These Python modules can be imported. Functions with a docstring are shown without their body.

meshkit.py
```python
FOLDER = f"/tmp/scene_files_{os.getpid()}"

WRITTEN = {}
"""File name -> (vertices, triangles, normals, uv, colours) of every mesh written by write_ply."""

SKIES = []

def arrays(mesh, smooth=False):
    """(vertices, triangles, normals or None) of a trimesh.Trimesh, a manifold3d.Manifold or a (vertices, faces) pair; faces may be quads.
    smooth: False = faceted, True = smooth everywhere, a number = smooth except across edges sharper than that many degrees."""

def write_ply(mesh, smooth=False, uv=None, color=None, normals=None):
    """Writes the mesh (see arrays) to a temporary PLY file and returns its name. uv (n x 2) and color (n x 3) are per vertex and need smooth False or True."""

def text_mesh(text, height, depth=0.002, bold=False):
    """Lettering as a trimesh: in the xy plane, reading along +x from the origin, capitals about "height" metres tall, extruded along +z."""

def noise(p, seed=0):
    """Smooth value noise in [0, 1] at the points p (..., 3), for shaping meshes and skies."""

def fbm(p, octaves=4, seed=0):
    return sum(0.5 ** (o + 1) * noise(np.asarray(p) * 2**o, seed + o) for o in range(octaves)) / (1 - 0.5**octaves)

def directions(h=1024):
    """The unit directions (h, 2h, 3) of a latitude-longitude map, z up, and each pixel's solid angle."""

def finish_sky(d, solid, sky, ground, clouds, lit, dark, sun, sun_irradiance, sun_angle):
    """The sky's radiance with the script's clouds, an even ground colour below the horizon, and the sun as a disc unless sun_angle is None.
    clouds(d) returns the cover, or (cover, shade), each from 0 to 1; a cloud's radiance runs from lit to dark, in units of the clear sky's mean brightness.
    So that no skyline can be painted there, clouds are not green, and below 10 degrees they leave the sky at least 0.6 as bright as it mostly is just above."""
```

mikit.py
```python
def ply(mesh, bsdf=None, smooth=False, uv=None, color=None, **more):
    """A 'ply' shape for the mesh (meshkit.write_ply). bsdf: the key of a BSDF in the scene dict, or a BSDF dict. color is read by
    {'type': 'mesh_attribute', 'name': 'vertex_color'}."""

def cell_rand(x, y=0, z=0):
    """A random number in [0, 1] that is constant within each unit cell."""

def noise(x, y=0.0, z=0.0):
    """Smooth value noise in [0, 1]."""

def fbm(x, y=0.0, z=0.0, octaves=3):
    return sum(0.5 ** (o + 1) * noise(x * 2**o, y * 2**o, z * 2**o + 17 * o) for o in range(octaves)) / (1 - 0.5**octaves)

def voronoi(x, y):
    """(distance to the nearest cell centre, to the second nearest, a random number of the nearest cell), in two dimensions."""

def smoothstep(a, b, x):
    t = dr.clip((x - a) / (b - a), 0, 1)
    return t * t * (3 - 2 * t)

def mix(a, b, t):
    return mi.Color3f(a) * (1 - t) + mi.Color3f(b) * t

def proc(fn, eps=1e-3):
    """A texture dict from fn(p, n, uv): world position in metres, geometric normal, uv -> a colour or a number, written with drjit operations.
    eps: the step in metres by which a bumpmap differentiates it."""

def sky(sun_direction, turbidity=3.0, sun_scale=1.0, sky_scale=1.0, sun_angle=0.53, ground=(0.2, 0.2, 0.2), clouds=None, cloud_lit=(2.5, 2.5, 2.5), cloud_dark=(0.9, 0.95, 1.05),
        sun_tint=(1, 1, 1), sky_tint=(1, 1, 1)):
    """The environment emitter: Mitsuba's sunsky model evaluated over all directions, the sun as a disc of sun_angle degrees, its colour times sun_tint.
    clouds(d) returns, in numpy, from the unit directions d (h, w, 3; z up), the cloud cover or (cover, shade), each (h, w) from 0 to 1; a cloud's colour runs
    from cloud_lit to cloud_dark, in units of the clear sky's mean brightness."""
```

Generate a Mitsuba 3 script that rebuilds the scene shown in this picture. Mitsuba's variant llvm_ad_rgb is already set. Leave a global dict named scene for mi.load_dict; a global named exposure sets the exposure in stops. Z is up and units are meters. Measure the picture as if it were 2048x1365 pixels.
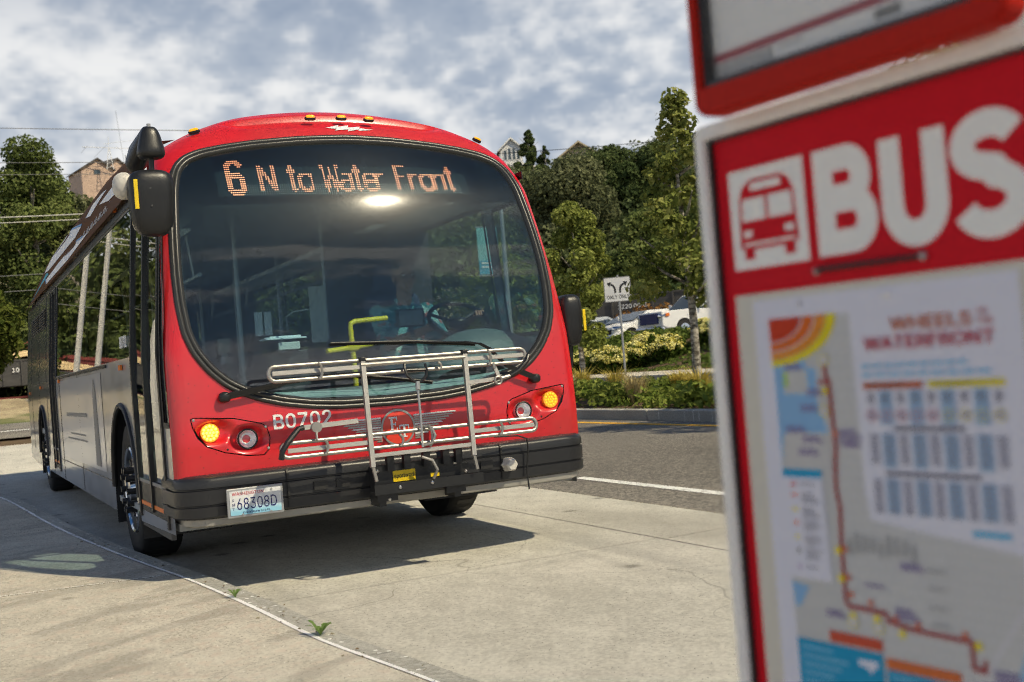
import math, random
import numpy as np, trimesh, manifold3d as m3, shapely
import mitsuba as mi, drjit as dr
import mikit, meshkit
from scipy.interpolate import PchipInterpolator
from shapely.geometry import Polygon, LineString, Point, box as sbox
from shapely import affinity
from shapely.ops import unary_union
from mikit import noise, fbm, smoothstep, mix, voronoi

T = mi.ScalarTransform4f
PI = math.pi
random.seed(4)
rng = np.random.default_rng(11)

# ------------------------------------------------------------------ camera, sky, exposure
exposure = 1.3
CAM = np.array([-2.384, -6.478, 1.158])
YAW, PITCH, ROLL, FOC = math.radians(26.296), math.radians(0.991), math.radians(-4.61), 2317.9 / 2048.0
_f = np.array([math.sin(YAW) * math.cos(PITCH), math.cos(YAW) * math.cos(PITCH), math.sin(PITCH)])
_r = np.array([math.cos(YAW), -math.sin(YAW), 0.0])
_u = np.cross(_r, _f)
UP = -math.sin(ROLL) * _r + math.cos(ROLL) * _u
FOV = math.degrees(2 * math.atan(0.5 / FOC))

SUN = np.array([0.353, -0.576, 0.738])


def sky_clouds(d):
    z = np.maximum(d[..., 2], 0.0)
    k = 1.0 / (z + 0.40)
    q = np.stack([d[..., 0] * k, d[..., 1] * k, z * 0 + 3.7], -1)
    s = lambda a, b, x: np.clip((x - a) / (b - a), 0, 1) ** 2 * (3 - 2 * np.clip((x - a) / (b - a), 0, 1))
    w = (meshkit.fbm(q * 4.0, 4, seed=9)[..., None] - .5) * np.array([0.55, 0.40, 0.0])
    big = meshkit.fbm(q * 2.6 + w, 4, seed=3)
    puff = sum(0.56 ** o * (1 - np.abs(2 * meshkit.noise(q * 5.2 * 2.05 ** o + 2.2 * w + 11 * o, seed=40 + o) - 1)) for o in range(6)) / 2.2
    fine = meshkit.fbm(q * np.array([34.0, 30.0, 1.0]) + 4 * w, 4, seed=5)
    dens = 0.44 * big + 0.38 * puff + 0.18 * fine
    cover = 0.70 + 0.30 * s(0.42, 0.56, dens)
    lit = s(0.515, 0.70, 0.26 * big + 0.44 * puff + 0.30 * fine) ** 0.9
    high = s(0.25, 0.42, z)                 # overhead the deck breaks up into wisps, as the windshield mirrors it
    cover = cover * (1 - high) + high * 0.75 * s(0.56, 0.66, 0.5 * dens + 0.5 * meshkit.fbm(q * np.array([5.0, 11.0, 1.0]) + 3 * w, 5, seed=61))
    return cover * (0.75 + 0.25 * s(0.02, 0.16, z)), 1.0 - lit


scene = {
    "camera": {"type": "thinlens", "fov": FOV, "to_world": T().look_at(origin=CAM.tolist(), target=(CAM + _f).tolist(), up=UP.tolist()),
               "aperture_radius": 0.0046, "focus_distance": 7.0, "near_clip": 0.05, "far_clip": 2000.0},
    "sky": mikit.sky(SUN.tolist(), turbidity=3.0, sky_scale=0.56, sky_tint=(0.58, 0.97, 1.26), sun_tint=(0.95, 1.0, 0.95), clouds=sky_clouds, cloud_lit=(6.6, 6.65, 6.65), cloud_dark=(3.4, 3.85, 4.5)),
}
labels = {}

# ------------------------------------------------------------------ materials


def mat(key, rgb, rough=0.5, metal=0.0, coat=0.0, spec=0.5, two=True, coat_gloss=0.98):
    d = {"type": "principled", "base_color": rgb if isinstance(rgb, dict) else {"type": "rgb", "value": list(rgb)},
         "roughness": rough, "metallic": metal, "specular": spec, "clearcoat": coat, "clearcoat_gloss": coat_gloss}
    scene[key] = {"type": "twosided", "bsdf": d} if two else d
    return key


VC = {"type": "mesh_attribute", "name": "vertex_color"}


def c_red(p, n, uv):
    film = fbm(p.x * 2.2, p.y * 2.2, p.z * 2.8)
    c = mix((0.63, 0.012, 0.020), (0.54, 0.026, 0.028), smoothstep(0.35, 0.75, film))
    a, b, r = voronoi(p.x * 26.0 + 3 * p.y, p.z * 26.0)
    return mix(c, (0.16, 0.03, 0.025), 0.55 * smoothstep(0.13, 0.05, a) * smoothstep(0.80, 0.86, r))


mat("m_red", mikit.proc(c_red), 0.30, coat=1.0)
mat("m_signred", (0.60, 0.008, 0.020), 0.55, spec=0.12)
mat("m_casered", (0.45, 0.016, 0.008), 0.55, spec=0.15)
mat("m_black", (0.016, 0.017, 0.019), 0.38)
mat("m_bumper", (0.022, 0.023, 0.026), 0.36)
mat("m_rubber", (0.022, 0.022, 0.022), 0.5)
mat("m_gasket", (0.035, 0.036, 0.036), 0.34)
mat("m_tyre", (0.018, 0.018, 0.018), 0.75)
mat("m_frit", (0.006, 0.007, 0.008), 0.9, spec=0.0)
mat("m_glossblack", (0.010, 0.010, 0.012), 0.08, coat=1.0)
mat("m_darkgrey", (0.06, 0.062, 0.066), 0.5)
mat("m_grey", (0.22, 0.22, 0.22), 0.5)
mat("m_silver", mikit.proc(lambda p, n, uv: mix((0.30, 0.31, 0.33), (0.22, 0.22, 0.225), smoothstep(0.42, 0.78, fbm(p.y * 1.3, p.z * 3.0, 2.0)))), 0.13, coat=1.0, metal=0.25)
mat("m_flank", (0.085, 0.09, 0.095), 0.10, coat=1.0, metal=0.2)
mat("m_poster_side", (0.34, 0.35, 0.38), 0.16, coat=0.8)
mat("m_skirt", (0.33, 0.32, 0.29), 0.35)
mat("m_headlamp", (0.90, 0.91, 0.93), 0.28, metal=0.6)
mat("m_chrome", (0.75, 0.75, 0.75), 0.08, metal=1.0)
mat("m_steel", (0.40, 0.385, 0.36), 0.42, metal=0.65)
mat("m_galv", (0.42, 0.43, 0.44), 0.45, metal=0.5)
mat("m_white", (0.82, 0.82, 0.82), 0.45)
mat("m_offwhite", (0.62, 0.60, 0.55), 0.5)
mat("m_yellow", (0.88, 0.60, 0.015), 0.4)
mat("m_sticker", (0.85, 0.60, 0.01), 0.45)
mat("m_orange", (0.75, 0.18, 0.02), 0.35)
mat("m_brown", (0.125, 0.058, 0.025), 0.5, spec=0.015)
mat("m_blue", (0.02, 0.22, 0.55), 0.3)
mat("m_teal", (0.03, 0.36, 0.50), 0.4)
mat("m_navy", (0.02, 0.03, 0.14), 0.4)
mat("m_interior", (0.30, 0.32, 0.33), 0.7)
mat("m_ceiling", (0.20, 0.22, 0.23), 0.7)
mat("m_dash", (0.10, 0.125, 0.12), 0.5)
mat("m_ledge", (0.30, 0.36, 0.33), 0.8)
mat("m_seat", (0.05, 0.07, 0.13), 0.8)
mat("m_skin", (0.47, 0.27, 0.19), 0.55)
mat("m_hair", (0.16, 0.13, 0.11), 0.7)
mat("m_vc", VC, 0.6)
mat("m_print", VC, 0.75, spec=0.25)
mat("m_poster", VC, 0.7, spec=0.15, coat=0.25)
mat("m_bark", mikit.proc(lambda p, n, uv: mix((0.10, 0.085, 0.065), (0.50, 0.46, 0.40), smoothstep(0.3, 0.7, fbm(p.x * 9, p.y * 9, p.z * 22)))), 0.9)
mat("m_soil", mikit.proc(lambda p, n, uv: mix((0.05, 0.035, 0.022), (0.14, 0.10, 0.065), fbm(p.x * 7, p.y * 7, p.z * 7))), 1.0, spec=0.1)


def _speck(p, f):
    return fbm(p.x * f, p.y * f, p.z * f, octaves=3)


def c_pad(p, n, uv):
    big = fbm(p.x * 0.8, p.y * 0.6, 0.3)
    mid = fbm(p.x * 7.0, p.y * 5.0, 1.3)
    sp = _speck(p, 70.0)
    c = mix((0.36, 0.345, 0.30), (0.545, 0.525, 0.465), smoothstep(0.28, 0.74, 0.40 * sp + 0.30 * mid + 0.30 * big))
    a, b, r = voronoi(p.x * 42.0, p.y * 42.0)
    c = mix(c, (0.10, 0.095, 0.09), 0.6 * smoothstep(0.22, 0.10, a) * smoothstep(0.84, 0.90, r))
    stain = smoothstep(0.55, 0.74, fbm(p.x * 0.55 + 7, p.y * 0.3, 1.7))
    c = mix(c, (0.20, 0.185, 0.155), 0.40 * stain)
    tyre = smoothstep(0.30, 0.05, dr.abs(dr.abs(p.x - 0.10 - 0.05 * p.y) - 1.0)) * smoothstep(0.25, 0.75, fbm(p.x * 9.0, p.y * 0.7, 4.0))
    c = mix(c, (0.16, 0.155, 0.145), 0.30 * tyre)
    a2, b2, r2 = voronoi(p.x * 1.6 + 0.5, p.y * 1.6)
    drip = smoothstep(0.10 + 0.06 * mid, 0.03, a2) * smoothstep(0.72, 0.78, r2)
    c = mix(c, (0.07, 0.065, 0.06), 0.55 * drip)
    wx, wy = p.x * 0.42 + 0.25 * fbm(p.x * 1.7, p.y * 1.7, 8.0), p.y * 0.42 + 0.25 * fbm(p.x * 1.7, p.y * 1.7, 9.0)
    a3, b3, r3 = voronoi(wx + 3.3, wy)
    return mix(c, (0.17, 0.16, 0.14), 0.45 * smoothstep(0.006, 0.001, b3 - a3) * smoothstep(0.45, 0.6, fbm(p.x * 0.5, p.y * 0.5, 6.0)))


def c_walk(p, n, uv):
    big = fbm(p.x * 0.7 + 3, p.y * 0.7, 4.1)
    mid = fbm(p.x * 6.0, p.y * 6.0, 2.3)
    sp = _speck(p, 90.0)
    c = mix((0.31, 0.285, 0.235), (0.55, 0.515, 0.44), smoothstep(0.28, 0.74, 0.45 * sp + 0.28 * mid + 0.27 * big))
    c = mix(c, (0.50, 0.40, 0.33), 0.35 * smoothstep(0.55, 0.75, fbm(p.x * 22.0, p.y * 22.0, 7.0)))
    a, b, r = voronoi(p.x * 48.0, p.y * 48.0)
    c = mix(c, (0.13, 0.115, 0.10), 0.55 * smoothstep(0.24, 0.10, a) * smoothstep(0.80, 0.87, r))
    c = mix(c, (0.74, 0.73, 0.70), 0.7 * smoothstep(0.26, 0.12, a) * smoothstep(0.035, 0.02, r))
    scuff = smoothstep(0.60, 0.72, fbm(p.x * 1.1 + 2.0 * p.y, p.y * 5.0 - 3 * p.x, 3.0))
    c = mix(c, (0.20, 0.185, 0.16), 0.35 * scuff)
    a2, b2, r2 = voronoi(p.x * 1.9 + 0.2, p.y * 1.9)
    c = mix(c, (0.14, 0.125, 0.11), 0.5 * smoothstep(0.07 + 0.05 * mid, 0.03, a2) * smoothstep(0.7, 0.78, r2))
    wx, wy = p.x * 0.5 + 0.3 * fbm(p.x * 1.5, p.y * 1.5, 8.0), p.y * 0.5 + 0.3 * fbm(p.x * 1.5, p.y * 1.5, 9.0)
    a3, b3, r3 = voronoi(wx, wy + 1.7)
    return mix(c, (0.16, 0.15, 0.13), 0.4 * smoothstep(0.006, 0.001, b3 - a3) * smoothstep(0.5, 0.62, fbm(p.x * 0.6, p.y * 0.6, 5.0)))


def c_kerb(p, n, uv):
    sp = _speck(p, 80.0)
    c = mix((0.24, 0.235, 0.21), (0.42, 0.41, 0.37), smoothstep(0.25, 0.75, 0.6 * sp + 0.4 * fbm(p.x * 1.3, p.y * 1.3, 2)))
    a, b, r = voronoi(p.x * 22.0, p.y * 22.0)
    return mix(c, (0.72, 0.72, 0.70), 0.8 * smoothstep(0.26, 0.16, a) * smoothstep(0.80, 0.86, r))


def c_asphalt(p, n, uv):
    sp = _speck(p, 48.0)
    big = fbm(p.x * 0.5, p.y * 0.25, 0.0)
    c = mix((0.085, 0.078, 0.070), (0.255, 0.235, 0.205), smoothstep(0.28, 0.75, 0.7 * sp + 0.3 * big))
    return c


def c_ground(p, n, uv):
    a = fbm(p.x * 0.25, p.y * 0.25, 0.0)
    b = _speck(p, 5.0)
    c = mix((0.20, 0.16, 0.10), (0.40, 0.33, 0.21), smoothstep(0.3, 0.7, 0.5 * a + 0.5 * b))
    return mix(c, (0.09, 0.11, 0.04), smoothstep(0.5, 0.62, fbm(p.x * 0.12 + 9, p.y * 0.12, 1.0)))


for k, fn, r, bump, eps in (("m_pad", c_pad, 0.85, 0.0025, 0.004), ("m_walk", c_walk, 0.9, 0.0022, 0.004), ("m_asphalt", c_asphalt, 0.85, 0.004, 0.006)):
    base = {"type": "principled", "base_color": mikit.proc(fn), "roughness": r, "specular": 0.3}
    f0 = {"m_pad": 90.0, "m_walk": 110.0, "m_asphalt": 60.0}[k]
    scene[k] = {"type": "bumpmap", "arbitrary": mikit.proc((lambda f: (lambda p, n, uv: fbm(p.x * f, p.y * f, 0.5, octaves=2)))(f0), eps=eps), "scale": bump, "bsdf": base}
mat("m_kerb", mikit.proc(c_kerb), 0.9, spec=0.3)
mat("m_ground", mikit.proc(c_ground), 1.0, spec=0.1)
mat("m_paintline", mikit.proc(lambda p, n, uv: mix((0.72, 0.72, 0.70), (0.40, 0.39, 0.37), smoothstep(0.55, 0.75, _speck(p, 30.0)))), 0.7)
mat("m_orangeline", mikit.proc(lambda p, n, uv: mix((0.80, 0.40, 0.03), (0.50, 0.26, 0.05), smoothstep(0.5, 0.8, _speck(p, 14.0)))), 0.7)
scene["m_leaf"] = {"type": "principledthin", "base_color": VC, "roughness": 0.6, "diff_trans": 0.55, "spec_trans": 0.0}
scene["m_windshield"] = {"type": "thindielectric", "int_ior": 1.50, "specular_transmittance": {"type": "rgb", "value": [0.66, 0.88, 0.94]}}
scene["m_sideglass"] = {"type": "thindielectric", "int_ior": 1.6, "specular_transmittance": {"type": "rgb", "value": [0.58, 0.65, 0.65]}}
scene["m_clearglass"] = {"type": "thindielectric", "int_ior": 1.5}
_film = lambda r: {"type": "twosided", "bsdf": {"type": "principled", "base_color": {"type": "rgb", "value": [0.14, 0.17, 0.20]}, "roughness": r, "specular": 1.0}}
scene["m_dust_bloom"] = {"type": "mask", "opacity": 0.04, "bsdf": {"type": "blendbsdf", "weight": 0.55, "a": _film(0.24), "b": _film(0.10)}}  # bluish dust film; its two gloss lobes stand in for bloom around the glint
scene["m_caseglass"] = {"type": "mask", "opacity": 0.12, "bsdf": {"type": "twosided", "bsdf": {"type": "principled", "base_color": {"type": "rgb", "value": [0.35, 0.36, 0.35]}, "roughness": 0.3, "specular": 0.5}}}

# ------------------------------------------------------------------ scene helpers


def numbered(k):
    if k not in used:
        used.add(k)
        return k
    i = 1
    while f"{k}_{i:03d}" in used:
        i += 1
    used.add(f"{k}_{i:03d}")
    return f"{k}_{i:03d}"


used = set()


def thing(name, label, cat, group=None, kind=None):
    k = numbered(name)
    labels[k] = {"label": label, "category": cat}
    if group:
        labels[k]["group"] = group
    if kind:
        labels[k]["kind"] = kind
    return k


def part(parent, name, mesh, m, smooth=30, **kw):
    k = numbered(parent + "__" + name)
    if isinstance(mesh, list):
        mesh = trimesh.util.concatenate([tm(x) for x in mesh])
    scene[k] = mikit.ply(mesh, m, smooth=smooth, **kw)
    return k


def single(key, mesh, m, smooth=30, **kw):
    if isinstance(mesh, list):
        mesh = trimesh.util.concatenate([tm(x) for x in mesh])
    scene[key] = mikit.ply(mesh, m, smooth=smooth, **kw)
    return key


def struct(name, mesh, m, smooth=30, **kw):
    k = numbered(name)
    labels[k] = {"kind": "structure"}
    single(k, mesh, m, smooth, **kw)
    return k


def lab(k, label):
    labels[k] = {"label": label}


def tm(x):
    if isinstance(x, trimesh.Trimesh):
        return x
    if hasattr(x, "to_mesh"):
        m = x.to_mesh()
        return trimesh.Trimesh(m.vert_properties[:, :3], m.tri_verts, process=False)
    v, f = np.asarray(x[0], float), np.asarray(x[1], int)
    if f.shape[1] == 4:
        f = np.vstack([f[:, [0, 1, 2]], f[:, [0, 2, 3]]])
    return trimesh.Trimesh(v, f, process=False)


def cat(*ms):
    return trimesh.util.concatenate([tm(m) for m in ms])


def bx(x0, x1, y0, y1, z0, z1):
    b = trimesh.creation.box((x1 - x0, y1 - y0, z1 - z0))
    b.apply_translation(((x0 + x1) / 2, (y0 + y1) / 2, (z0 + z1) / 2))
    return b


def rbox(x0, x1, y0, y1, z0, z1, r=0.01, seg=12):
    r = min(r, (x1 - x0) / 2.01, (y1 - y0) / 2.01, (z1 - z0) / 2.01)
    s = m3.Manifold.sphere(r, seg)
    return tm(m3.Manifold.batch_hull([s.translate((x, y, z)) for x in (x0 + r, x1 - r) for y in (y0 + r, y1 - r) for z in (z0 + r, z1 - r)]))


def tube(pts, r, n=8, closed=False, ends=True):
    """a round bar through the points; r a number or one per point"""
    P = np.asarray(pts, float)
    m = len(P)
    R = np.broadcast_to(np.asarray(r, float), (m,))
    if closed:
        t = np.roll(P, -1, 0) - np.roll(P, 1, 0)
    else:
        t = np.gradient(P, axis=0)
    t /= np.linalg.norm(t, axis=1, keepdims=True) + 1e-12
    a = np.array([0, 0, 1.0]) if abs(t[0, 2]) < 0.9 else np.array([1.0, 0, 0])
    u = np.cross(t[0], a)
    u /= np.linalg.norm(u)
    V = []
    ang = np.arange(n) * 2 * PI / n
    for i in range(m):
        u = u - t[i] * (u @ t[i])
        u /= np.linalg.norm(u) + 1e-12
        w = np.cross(t[i], u)
        V.append(P[i] + R[i] * (np.cos(ang)[:, None] * u + np.sin(ang)[:, None] * w))
    V = np.vstack(V)
    F = []
    for i in range(m if closed else m - 1):
        j = (i + 1) % m
        for k in range(n):
            l = (k + 1) % n
            F += [[i * n + k, i * n + l, j * n + l], [i * n + k, j * n + l, j * n + k]]
    if not closed and ends:
        V = np.vstack([V, P[:1], P[-1:]])
        c0, c1 = m * n, m * n + 1
        for k in range(n):
            l = (k + 1) % n
            F += [[c0, l, k], [c1, (m - 1) * n + k, (m - 1) * n + l]]
    return trimesh.Trimesh(V, np.array(F), process=False)


def bar(a, b, w, h, up=(0, 0, 1)):
    """a rectangular bar from a to b, w across and h along up"""
    a, b, up = np.asarray(a, float), np.asarray(b, float), np.asarray(up, float)
    d = b - a
    L = np.linalg.norm(d)
    d /= L
    if abs(d @ up) > 0.999 * np.linalg.norm(up):
        up = np.array([0, 1.0, 0]) if abs(d[1]) < 0.9 else np.array([1.0, 0, 0])
    s = np.cross(d, up)
    s /= np.linalg.norm(s)
    t = np.cross(s, d)
    m = trimesh.creation.box((w, L, h))
    M = np.eye(4)
    M[:3, 0], M[:3, 1], M[:3, 2], M[:3, 3] = s, d, t, (a + b) / 2
    m.apply_transform(M)
    return m


def cyl(a, b, r, n=20):
    return tube([a, b], r, n)


def superq(c, rx, ry, rz, e1=0.6, e2=0.6, nu=28, nv=16, taper=0.0):
    th = np.linspace(-PI / 2, PI / 2, nv)
    ph = np.linspace(-PI, PI, nu, endpoint=False)
    sg = lambda x, e: np.sign(x) * np.abs(x) ** e
    V = []
    for t in th:
        ct, st_ = sg(np.cos(t), e1), sg(np.sin(t), e1)
        k = 1 + taper * st_
        V += [[c[0] + rx * k * ct * sg(np.cos(p), e2), c[1] + ry * k * ct * sg(np.sin(p), e2), c[2] + rz * st_] for p in ph]
    F = []
    for i in range(nv - 1):
        for k in range(nu):
            l = (k + 1) % nu
            F.append([i * nu + k, i * nu + l, (i + 1) * nu + l, ])
            F.append([i * nu + k, (i + 1) * nu + l, (i + 1) * nu + k])
    return trimesh.Trimesh(np.array(V), np.array(F), process=False)


def lathe(prof, n=32):
    """profile (r, h) turned about z"""
    P = np.asarray(prof, float)
    a = np.arange(n) * 2 * PI / n
    V = np.concatenate([np.stack([r * np.cos(a), r * np.sin(a), 0 * a + h], 1) for r, h in P])
    F = []
    for i in range(len(P) - 1):
        for k in range(n):
            l = (k + 1) % n
            F += [[i * n + k, i * n + l, (i + 1) * n + l], [i * n + k, (i + 1) * n + l, (i + 1) * n + k]]
    return trimesh.Trimesh(V, np.array(F), process=False)


def moved(m, M):
    m = tm(m).copy()
    m.apply_transform(M)
    return m


def frame(o, x, y, z):
    M = np.eye(4)
    M[:3, 0], M[:3, 1], M[:3, 2], M[:3, 3] = x, y, z, o
    return M


def tri(poly):
    v, f = trimesh.creation.triangulate_polygon(poly, engine="earcut")
    return np.asarray(v, float)[:, :2], np.asarray(f)


def polys(g):
    return [p for p in getattr(g, "geoms", [g]) if p.geom_type == "Polygon" and p.area > 1e-9]


def flat(poly, fn):
    """triangulate a polygon and map its 2-D points with fn(x, y) -> 3-D"""
    out = []
    for p in polys(poly):
        v, f = tri(p)
        out.append(trimesh.Trimesh(fn(v[:, 0], v[:, 1]), f, process=False))
    return cat(*out)


def extr(poly, d, fn=None):
    """a polygon extruded by d; fn maps (a, b, h) -> 3-D"""
    out = []
    for p in polys(poly):
        m = trimesh.creation.extrude_polygon(p, d, engine="earcut")
        if fn is not None:
            v = np.asarray(m.vertices)
            m = trimesh.Trimesh(fn(v[:, 0], v[:, 1], v[:, 2]), m.faces, process=False)
        out.append(m)
    return cat(*out)


def gridpoly(poly, cell):
    """a polygon cut into cells and triangulated: (points, triangles)"""
    x0, y0, x1, y1 = poly.bounds
    xs = np.arange(math.floor(x0 / cell), math.ceil(x1 / cell) + 1) * cell
    ys = np.arange(math.floor(y0 / cell), math.ceil(y1 / cell) + 1) * cell
    shapely.prepare(poly)
    V, F, n = [], [], 0
    cells = [(x, y) for x in xs[:-1] for y in ys[:-1]]
    B = shapely.box(*np.array([[x, y, x + cell, y + cell] for x, y in cells]).T)
    inside = shapely.contains_properly(poly, B)
    touch = shapely.intersects(poly, B)
    for (x, y), b, i, t in zip(cells, B, inside, touch):
        if i:
            V.append([[x, y], [x + cell, y], [x + cell, y + cell], [x, y + cell]])
            F.append(np.array([[0, 1, 2], [0, 2, 3]]) + n)
            n += 4
        elif t:
            for p in polys(poly.intersection(b)):
                if p.area < 1e-8:
                    continue
                v, f = tri(p)
                V.append(v)
                F.append(f + n)
                n += len(v)
    V, F = np.vstack(V), np.vstack(F)
    q, inv = np.unique(np.round(V, 5), axis=0, return_inverse=True)
    F = inv.ravel()[F]
    F = F[(F[:, 0] != F[:, 1]) & (F[:, 1] != F[:, 2]) & (F[:, 0] != F[:, 2])]
    return q, F


def vcol(mesh, rgb):
    m = tm(mesh)
    m.metadata = {}
    return m, np.tile(np.asarray(rgb, float), (len(m.vertices), 1))


def joined(pairs):
    ms, cs, n, V, F = [], [], 0, [], []
    for m, c in pairs:
        V.append(np.asarray(m.vertices))
        F.append(np.asarray(m.faces) + n)
        n += len(m.vertices)
        cs.append(np.broadcast_to(np.asarray(c, float), (len(m.vertices), 3)))
    return trimesh.Trimesh(np.vstack(V), np.vstack(F), process=False), np.vstack(cs)

# ------------------------------------------------------------------ the setting: pavements and ground
def sst(a, b, x):
    t = np.clip((np.asarray(x, float) - a) / (b - a), 0, 1)
    return t * t * (3 - 2 * t)


def hill(x, y):
    q = (np.maximum(x - 2.0, 0) + (y - 95.0)) * 0.7071
    side = sst(-260, -120, x)
    return (34 * np.clip((q - 9) / 141, 0, 1) ** 1.35 + 4 * sst(4, 22, q)) * side


def gz(x, y):
    a = 1.5 * sst(18.6, 25.0, x)
    b = 1.35 * sst(45, 82, y)
    return 1.5 - (1.5 - a) * (1.5 - b) / 1.5 + hill(x, y)


def sheet(xs, ys, fz):
    X, Y = np.meshgrid(xs, ys)
    V = np.stack([X, Y, fz(X, Y)], -1).reshape(-1, 3)
    n = len(xs)
    i, j = np.meshgrid(np.arange(len(ys) - 1), np.arange(n - 1), indexing="ij")
    a = (i * n + j).ravel()
    return trimesh.Trimesh(V, np.concatenate([np.stack([a, a + 1, a + n + 1], 1), np.stack([a, a + n + 1, a + n], 1)]), process=False)


gx = np.unique(np.concatenate([np.linspace(-420, -60, 19), np.linspace(-60, 60, 61), np.linspace(60, 420, 37)]))
gy = np.unique(np.concatenate([np.linspace(-200, -10, 12), np.linspace(-10, 130, 71), np.linspace(130, 420, 50)]))
struct("ground", sheet(gx, gy, lambda x, y: gz(x, y) - 0.10 + 0.05 * meshkit.noise(np.stack([x * .3, y * .3, x * 0], -1))), "m_ground", smooth=True)

# the kerb joint: (x, y) where the pavement meets the kerb stones; it drops towards the camera
KJ = np.array([(-4.6, 30), (-3.0, 16.0), (-2.05, 9.0), (-1.88, 7.75), (-1.60, 3.54), (-1.41, 1.53), (-1.247, 0.217), (-1.09, -0.92), (-1.009, -1.62), (-0.93, -2.09), (-0.86, -2.6), (-0.76, -3.6), (-0.70, -5.0), (-0.70, -8.0), (-0.70, -14.0)])
_kj = PchipInterpolator(KJ[::-1, 1], KJ[::-1, 0])
KH = lambda y: 0.028 + 0.072 * sst(-2.2, 0.4, y)      # height of the pavement over the lane

road = struct("road", sheet(np.array([2.35, 4, 6, 8.0]), np.linspace(-30, 75, 22), lambda x, y: gz(x, y)), "m_asphalt", smooth=True)
part(road, "lane_line", sheet(np.array([2.92, 3.05]) , np.linspace(-18, 3.2, 5), lambda x, y: x * 0 + 0.004), "m_paintline")
for k in range(3):
    part(road, "lane_line", sheet(np.array([2.90, 3.03]), np.linspace(12.5 + 12 * k, 15.5 + 12 * k, 3), lambda x, y: gz(x, y) + 0.006), "m_paintline")
part(road, "edge_line", sheet(np.array([7.40, 7.56]), np.linspace(-25, 70, 20), lambda x, y: gz(x, y) + 0.006), "m_orangeline")
struct("far_road", sheet(np.linspace(11.9, 15.35, 5), np.linspace(-30, 75, 22), lambda x, y: 0.10 + 0.2 * sst(12, 15.4, x) + gz(0 * x, y)), "m_asphalt", smooth=True)
fw = struct("far_sidewalk", sheet(np.linspace(15.52, 18.6, 4), np.linspace(-30, 75, 22), lambda x, y: 0.45 + gz(0 * x, y)), "m_walk", smooth=True)
for k in range(24):
    y0 = -12 + 3.0 * k
    if y0 < 46:
        part(fw, "kerbstone", bx(15.35, 15.52, y0, y0 + 2.985, 0.1, 0.452), "m_kerb", smooth=False)
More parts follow.
